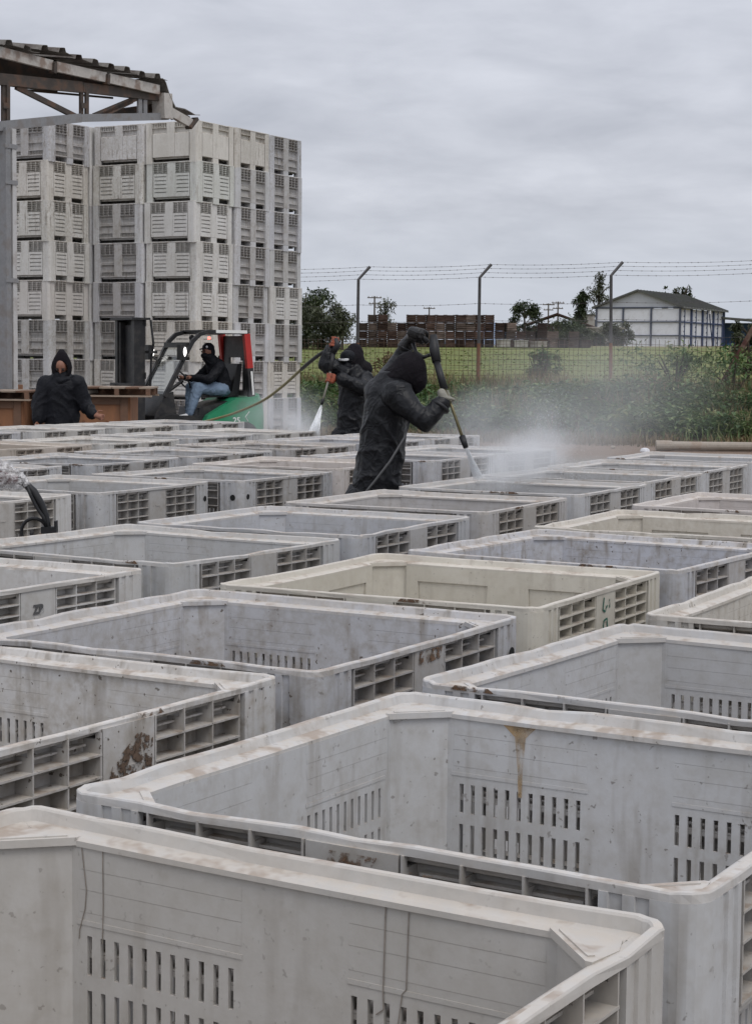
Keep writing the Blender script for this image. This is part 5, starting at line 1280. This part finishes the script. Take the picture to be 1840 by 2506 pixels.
def driver():
    rot = Matrix.Rotation(HD, 3, 'Z'); org = FC.copy()
    hd = Vector((-.08, .12, 1.63)); hdir = Vector((1, .25, -.1)); hup = Vector((.1, 0, 1))
    b = Blob(); b.limb([(-.32, .12, 1.06), (-.28, .12, 1.25), (-.22, .12, 1.42), (-.12, .12, 1.53)], [.12, .12, .11, .055]); head_blob(b, hd, hdir, hup)
    for s in (-1, 1):
        hip = Vector((-.30, .12 + s * .10, 1.05)); kn = Vector((.16, .14 + s * .13, 1.08)); ft = Vector((.25 + .06 * s, .16 + s * .13, .62)); b.limb([hip, kn, ft], [.085, .06, .045])
        sh = Vector((-.22, .12 + s * .19, 1.42)); el = Vector((.0, .12 + s * .25, 1.20)); wr = Vector((.20, s * .14 + .02, 1.22)); b.limb([(-.22, .12, 1.38), sh, el, wr], [.09, .055, .042, .028])
        hand(b, wr, Vector((.28, s * .15, 1.20)), Vector((.3, .8 * s, .5)), Vector((-.6, 0, .5)), .18)
    p = b.fuse('person', M['skin'], .010, 3, loc=org, label='forklift driver in black jacket, cap and face covering with faded jeans', cat='person'); p.rotation_euler = (0, 0, HD); face(p, hd, hdir, hup)
    j = Blob(); j.limb([(-.34, .12, 1.04), (-.30, .12, 1.22), (-.22, .12, 1.40)], [.165, .165, .155]); j.limb([(-.18, .12, 1.46), (-.10, .12, 1.54)], [.12, .095]); j.ball((-.22, .12, 1.42), (.12, .22, .10))
    for s in (-1, 1): j.limb([(-.22, .12 + s * .19, 1.40), (.0, .12 + s * .25, 1.19), (.18, s * .15 + .02, 1.215)], [.09, .075, .055])
    j.fuse('jacket', M['navy'], .014, 3, .009, 9, p)
    t = Blob()
    for s in (-1, 1): t.limb([(-.30, .12 + s * .10, 1.03), (.16, .14 + s * .13, 1.06), (.25 + .06 * s, .16 + s * .13, .66)], [.115, .092, .072])
    t.ball((-.32, .12, 1.0), (.15, .19, .1)); t.fuse('jeans', M['jeans'], .013, 3, .008, 11, p)
    for s in (-1, 1):
        k = Blob(); f = Vector((.27 + .06 * s, .16 + s * .13, .61)); k.limb([f, f + Vector((.10, 0, -.02)), f + Vector((.17, 0, -.02))], [.05, .046, .036]); k.fuse('shoe', M['visor'] if s > 0 else M['boot'], .012, 2, parent=p)
    k = Blob(); k.ball(hd + Vector((.05, .01, -.055)), (.07, .075, .055)); k.limb([hd + Vector((-.02, 0, -.06)), hd + Vector((-.06, 0, -.13))], [.075, .085]); k.ball(hd + Vector((-.06, 0, .0)), (.07, .085, .10)); k.fuse('face_covering', M['navy'], .011, 2, parent=p)
    k = Blob(); k.ball(hd + Vector((-.015, 0, .075)), (.105, .09, .078)); k.fuse('cap', M['navy'], .011, 2, parent=p)
    m = MB(); pr = [hd + Vector((.06 + .085 * math.sin(R(a)), .078 * math.cos(R(a)) + .02 * math.sin(R(a)), .055 - .02 * math.sin(R(a)))) for a in range(0, 181, 20)]; n = len(pr); m.add(pr + [v + Vector((0, 0, .012)) for v in pr], [list(range(n))[::-1], [n + i for i in range(n)]] + [(i, (i + 1) % n, n + (i + 1) % n, n + i) for i in range(n)]); m.build('cap_peak', M['navy'], p)
    m = MB(); m.add(*sphere_pts(hd + Vector((.045, .075, .085)), (.02, .012, .022), 8, 6)); m.build('cap_badge', M['visor'], p)
driver()

# ------------------------------------------------------------------ wooden bins and pallets at the left
M['ply'] = simple('orange_brown_plywood', (0.27, 0.125, 0.062), .75, .3, 3, dirt=(.12, .065, .04), dirt_amt=.7, stretch=(1, 1, .25))
M['plank'] = simple('old_pallet_plank', (0.17, 0.095, 0.06), .8, .35, 4, dirt=(.08, .05, .035), dirt_amt=.6, stretch=(.3, 1, 1))
M['plank_pale'] = simple('pale_pallet_plank', (0.30, 0.235, 0.18), .8, .25, 4, stretch=(.3, 1, 1))
def wooden_bin(x, y, w, d, h, label, rz=0.0):
    root = empty('wooden_bin', (x, y, 0), rz, label=label, cat='wooden bin', group='wooden bins by the forklift')
    for s in (-1, 1):
        MB().bx(-w / 2, w / 2, s * d / 2 - .012, s * d / 2 + .012, .12, h).build('panel', M['ply'], root); MB().bx(s * w / 2 - .012, s * w / 2 + .012, -d / 2 + .014, d / 2 - .014, .12, h).build('panel', M['ply'], root)
        for t in (-1, 1): MB().bx(s * (w / 2 - .02), s * (w / 2 - .12), t * (d / 2 + .013), t * (d / 2 + .04), .02, h + .002).build('batten', M['plank'], root)
        MB().bx(-w / 2 + .125, w / 2 - .125, s * (d / 2 + .013), s * (d / 2 + .035), h - .10, h - .005).build('batten', M['plank'], root)
    MB().bx(-w / 2 + .02, w / 2 - .02, -d / 2 + .02, d / 2 - .02, .12, .14).build('floor', M['ply'], root)
    for k in (-1, 0, 1): MB().bx(-w / 2, w / 2, k * (d / 2 - .06) - .05, k * (d / 2 - .06) + .05, 0, .119).build('skid', M['plank'], root)
    for k in range(3):
        MB().lathe([(.022, 0), (.022, .006), (.01, .009)], 8, Matrix.Translation((-w * .25 + k * w * .25, -d / 2 - .0125, h * .66)) @ Matrix.Rotation(R(90), 4, 'X')).build('bolt', M['rust'], root)
def pallet(x, y, z, w, d, label, rz=0.0, n=8):
    root = empty('pallet', (x, y, z), rz, label=label, cat='pallet', group='pallets on the wooden bins')
    for k in range(n): MB().bx(-w / 2 + k * w / n + .008, -w / 2 + (k + 1) * w / n - .008, -d / 2, d / 2, .112, .134).build('plank', M['plank_pale'] if k % 3 else M['plank'], root)
    for yy in (-d / 2 + .02, 0, d / 2 - .02): MB().bx(-w / 2, w / 2, yy - .02, yy + .02, .022, .111).build('stringer', M['plank'], root) if yy == 0 else None
    for yy in (-d / 2 + .03, d / 2 - .03):
        for xx in (-w / 2 + .05, -w * .17, w * .17, w / 2 - .05): MB().bx(xx - .03, xx + .03, yy - .03, yy + .03, .023, .111).build('block', M['plank'], root)
        MB().bx(-w / 2, w / 2, yy - .05, yy + .05, 0, .022).build('bottom_board', M['plank_pale'], root)
    return root
wooden_bin(-4.02, 25.5, 1.24, 1.1, .99, 'brown plywood bin directly behind the hooded person', R(2)); wooden_bin(-5.42, 25.3, 1.3, 1.1, .93, 'brown plywood bin cut by the left picture edge', R(-2))
pallet(-3.80, 25.4, .995, 1.44, 1.1, 'wooden pallet on the plywood bin beside the forklift mast', R(1.5)); pallet(-5.36, 25.2, .935, 1.4, 1.1, 'wooden pallet on the plywood bin at the left edge', R(-1.5), 7)
wooden_bin(-5.75, 26.6, 1.1, .4, 1.12, 'taller dark wooden bin at the far left behind the steel post', 0)
MB().tube([(-3.99, 24.86, 1.06), (-3.86, 25.15, 1.06)], .036, 12).build('paper_roll', M['tin'], None, True, label='small pale roll tucked into the pallet by the forklift', cat='roll')

# ------------------------------------------------------------------ pressure washer trolley in the aisle, handle wrapped in plastic
def washer():
    Y = 9.0; org = at(100, 1290, Y); org.z = 0
    def q(px, py, dy=0.0): return at(px, py, Y + dy) - org
    root = empty('pressure_washer', org, label='black bent machine handle wrapped in clear plastic at the left edge', cat='pressure washer')
    MB().tube([q(40, 1172), q(62, 1184), q(82, 1203), q(100, 1232), q(112, 1262), q(118, 1296), q(120, 1400)], [.016, .019, .021, .019, .017, .017, .016], 10).build('handle_bar', M['rubber'], root, True)
    MB().tube([q(66, 1190, -.02), q(76, 1214, -.02), q(90, 1242, -.02), q(106, 1266, -.02), q(113, 1290, -.02)], .009, 8).build('cable', M['rubber'], root, True)
    c = q(84, 1302); MB().tube([c + Vector((math.cos(a) * .064, .0, math.sin(a) * .068)) for a in [R(10 + 17 * k) for k in range(18)]], .009, 8).build('cable_loop', M['rubber'], root, True)
    m = MB(); m.tube([q(78, 1296), q(78, 1310), q(78, 1400)], .009, 8); m.build('lever', M['rubber'], root, True)
    m = MB(); m.box(q(121, 1297), (.075, .06, .035)); m.box(q(137, 1288), (.010, .05, .055)); m.build('bracket', M['rubber'], root)
    m = MB(); m.bx(-.25, .3, -.2, .2, .12, .5); m.bx(-.2, .25, -.16, .16, .5, .55); m.build('pump_housing', M['lift_black'], root)
    for s in (-1, 1):
        Mx = Matrix.Translation((.05, s * .24, .12)) @ Matrix.Rotation(R(90), 4, 'X'); MB().lathe([(.04, -.03), (.12, -.03), (.12, .03), (.04, .03)], 16, Mx).build('wheel', M['tyre'], root)
    t = NT('crumpled_clear_plastic'); tr = t.n('ShaderNodeBsdfTransparent'); tr.inputs[0].default_value = (.93, .93, .93, 1); n = t.noise(t.pos((1, 1, 1)), 45, 3, .6); t.bump(n, .9, .02)
    t.done((.78, .76, .75), .18, 0, .8); mx = t.n('ShaderNodeMixShader'); t.L.new(t.rng(n, .38, .62, .15, .75), mx.inputs[0]); t.L.new(tr.outputs[0], mx.inputs[1]); t.L.new(t.b.outputs[0], mx.inputs[2]); t.L.new(mx.outputs[0], t.out.inputs[0])
    b = Blob(); b.limb([q(-30, 1160), q(10, 1166), q(40, 1174), q(62, 1186)], [.075, .062, .048, .022]); b.fuse('plastic_wrap', t.m, .008, 2, .012, 22, root)
    b = Blob(); b.limb([q(-40, 1165), q(0, 1168), q(40, 1175)], [.04, .036, .024]); b.fuse('grip', simple('dull_red_grip', (.10, .035, .035), .6, .3, 20), .01, 2, parent=root)
washer()

# ------------------------------------------------------------------ water: jets, spray and drifting mist
def vol(name, dens, nscale=3.0, lo=.35, hi=.65, power=1.0, axial=False):
    m = bpy.data.materials.new(name); m.use_nodes = True; nt = m.node_tree; N = nt.nodes; L = nt.links; N.clear(); out = N.new('ShaderNodeOutputMaterial'); pv = N.new('ShaderNodeVolumePrincipled'); L.new(pv.outputs[0], out.inputs['Volume'])
    pv.inputs['Color'].default_value = (.97, .98, .99, 1); pv.inputs['Anisotropy'].default_value = .2
    if nscale is None: pv.inputs['Density'].default_value = dens; return m
    tc = N.new('ShaderNodeTexCoord'); gr = N.new('ShaderNodeTexGradient'); gr.gradient_type = 'SPHERICAL'; L.new(tc.outputs['Object'], gr.inputs[0]); ge = N.new('ShaderNodeNewGeometry'); no = N.new('ShaderNodeTexNoise'); no.inputs['Scale'].default_value = nscale; no.inputs['Detail'].default_value = 3; L.new(ge.outputs['Position'], no.inputs['Vector'])
    def mm(op, a, b):
        x = N.new('ShaderNodeMath'); x.operation = op
        for i, v in enumerate((a, b)):
            if isinstance(v, (int, float)): x.inputs[i].default_value = v
            else: L.new(v, x.inputs[i])
        return x.outputs[0]
    mr = N.new('ShaderNodeMapRange'); L.new(no.outputs[0], mr.inputs[0]); mr.inputs[1].default_value = lo; mr.inputs[2].default_value = hi
    L.new(mm('MULTIPLY', mm('MULTIPLY', mm('POWER', gr.outputs['Fac'], power), mr.outputs[0]), dens), pv.inputs['Density']); return m
def mist(name, c, sc, dens, label, ns=1.2, lo=.3, hi=.65, power=1.0, rot=None):
    m = MB(); m.add(*sphere_pts((0, 0, 0), (1, 1, 1), 24, 14)); o = m.build(name, vol(name, dens, ns, lo, hi, power), None, True, loc=c, label=label, cat='mist', kind='stuff'); o.scale = sc
    if rot is not None: o.rotation_euler = rot
    return o
def jet(tip, hit, r0, r1, dens, label, seed):
    m = MB(); m.tube([tip, tip.lerp(hit, .5), hit], [r0, (r0 + r1) * .5, r1], 12); m.build('water_jet', vol('water_jet', dens, None), None, True, label=label, cat='water jet', kind='stuff')
    rnd = random.Random(seed); d = (hit - tip).normalized(); x = d.orthogonal().normalized(); y = d.cross(x); m = MB()       # the streaks the jet breaks into
    for _ in range(110):
        a = rnd.uniform(0, 6.28); rr = rnd.random() ** .6; t0 = rnd.uniform(0, .8); t1 = min(1.02, t0 + rnd.uniform(.15, .5)); f = lambda t: tip.lerp(hit, t) + (x * math.cos(a) + y * math.sin(a)) * rr * (r0 + (r1 - r0) * t) * .9
        w = r1 * rnd.uniform(.03, .07); m.tube([f(t0), f((t0 + t1) / 2), f(t1)], [w * .4, w, w * .4], 4)
    t = NT('jet_streak'); m.build('jet_streaks', t.done((.86, .88, .9), .3, 0, .5), None, label=label.replace('white water jet', 'fine water streaks'), cat='water jet', kind='stuff')
HIT1 = at(1170, 1170, 11.72)
jet(TIP1 + (HIT1 - TIP1).normalized() * .05, HIT1, .008, .036, 16.0, 'white water jet from the near worker lance onto a bin rim', 1)
HIT2 = at(768, 1060, 19.75)
jet(TIP2, HIT2, .010, .066, 10.0, 'white water jet from the far worker lance onto the bins', 2)
def spray(name, org, d, up, L, spread, dens, label, seed, nd):
    """fan of spray thrown off a rim: a soft volume plus flying droplets"""
    d = d.normalized(); c = org + d * L * .5; o = mist(name, c, (L * .62, L * .25, spread), dens, label, 7.0, .25, .6, .8)
    x = d; y = Vector((0, 0, 1)).cross(x).normalized(); z = x.cross(y); o.rotation_euler = Matrix((x, y, z)).transposed().to_euler()
    rnd = random.Random(seed); m = MB()
    for _ in range(nd):
        t = rnd.random() ** .8 * L * 1.05; a = rnd.gauss(0, .30); b = rnd.gauss(0, .14); p = org + d * t + z * (t * a) + y * (t * b); r = rnd.uniform(.0008, .0020)
        m.add([p + Vector((r, 0, 0)), p + Vector((-r, r, 0)), p + Vector((-r, -r, 0)), p + Vector((0, 0, r * 2)), p - Vector((0, 0, r * 1.4))], [(0, 1, 3), (1, 2, 3), (2, 0, 3), (1, 0, 4), (2, 1, 4), (0, 2, 4)])
    t = NT('water_droplet'); m.build('spray_droplets', t.done((.85, .87, .9), .15, 0, .6), None, label=label.replace('fan', 'droplets').replace('bank', 'droplets'), cat='droplets', kind='stuff')
spray('water_spray', HIT1, at(1345, 1098, 12.1) - HIT1, None, .80, .20, 8.0, 'white spray fan bouncing off the bin beside the near worker', 3, 2600)
spray('water_spray', HIT2, at(700, 1035, 20.2) - HIT2, None, .55, .20, 5.0, 'white spray fan at the far worker jet', 4, 700)
mist('drifting_mist', at(1275, 1065, 13.0), (.95, .6, .42), 1.6, 'white mist cloud over the bins right of the near worker', 2.5)
mist('drifting_mist', at(1450, 985, 20.0), (1.8, 2.6, 1.0), .22, 'thin mist drifting in front of the weedy bank', .9)
mist('drifting_mist', at(702, 1032, 23.5), (.85, 1.2, .55), .95, 'mist drifting between the forklift and tall stack', 1.6)
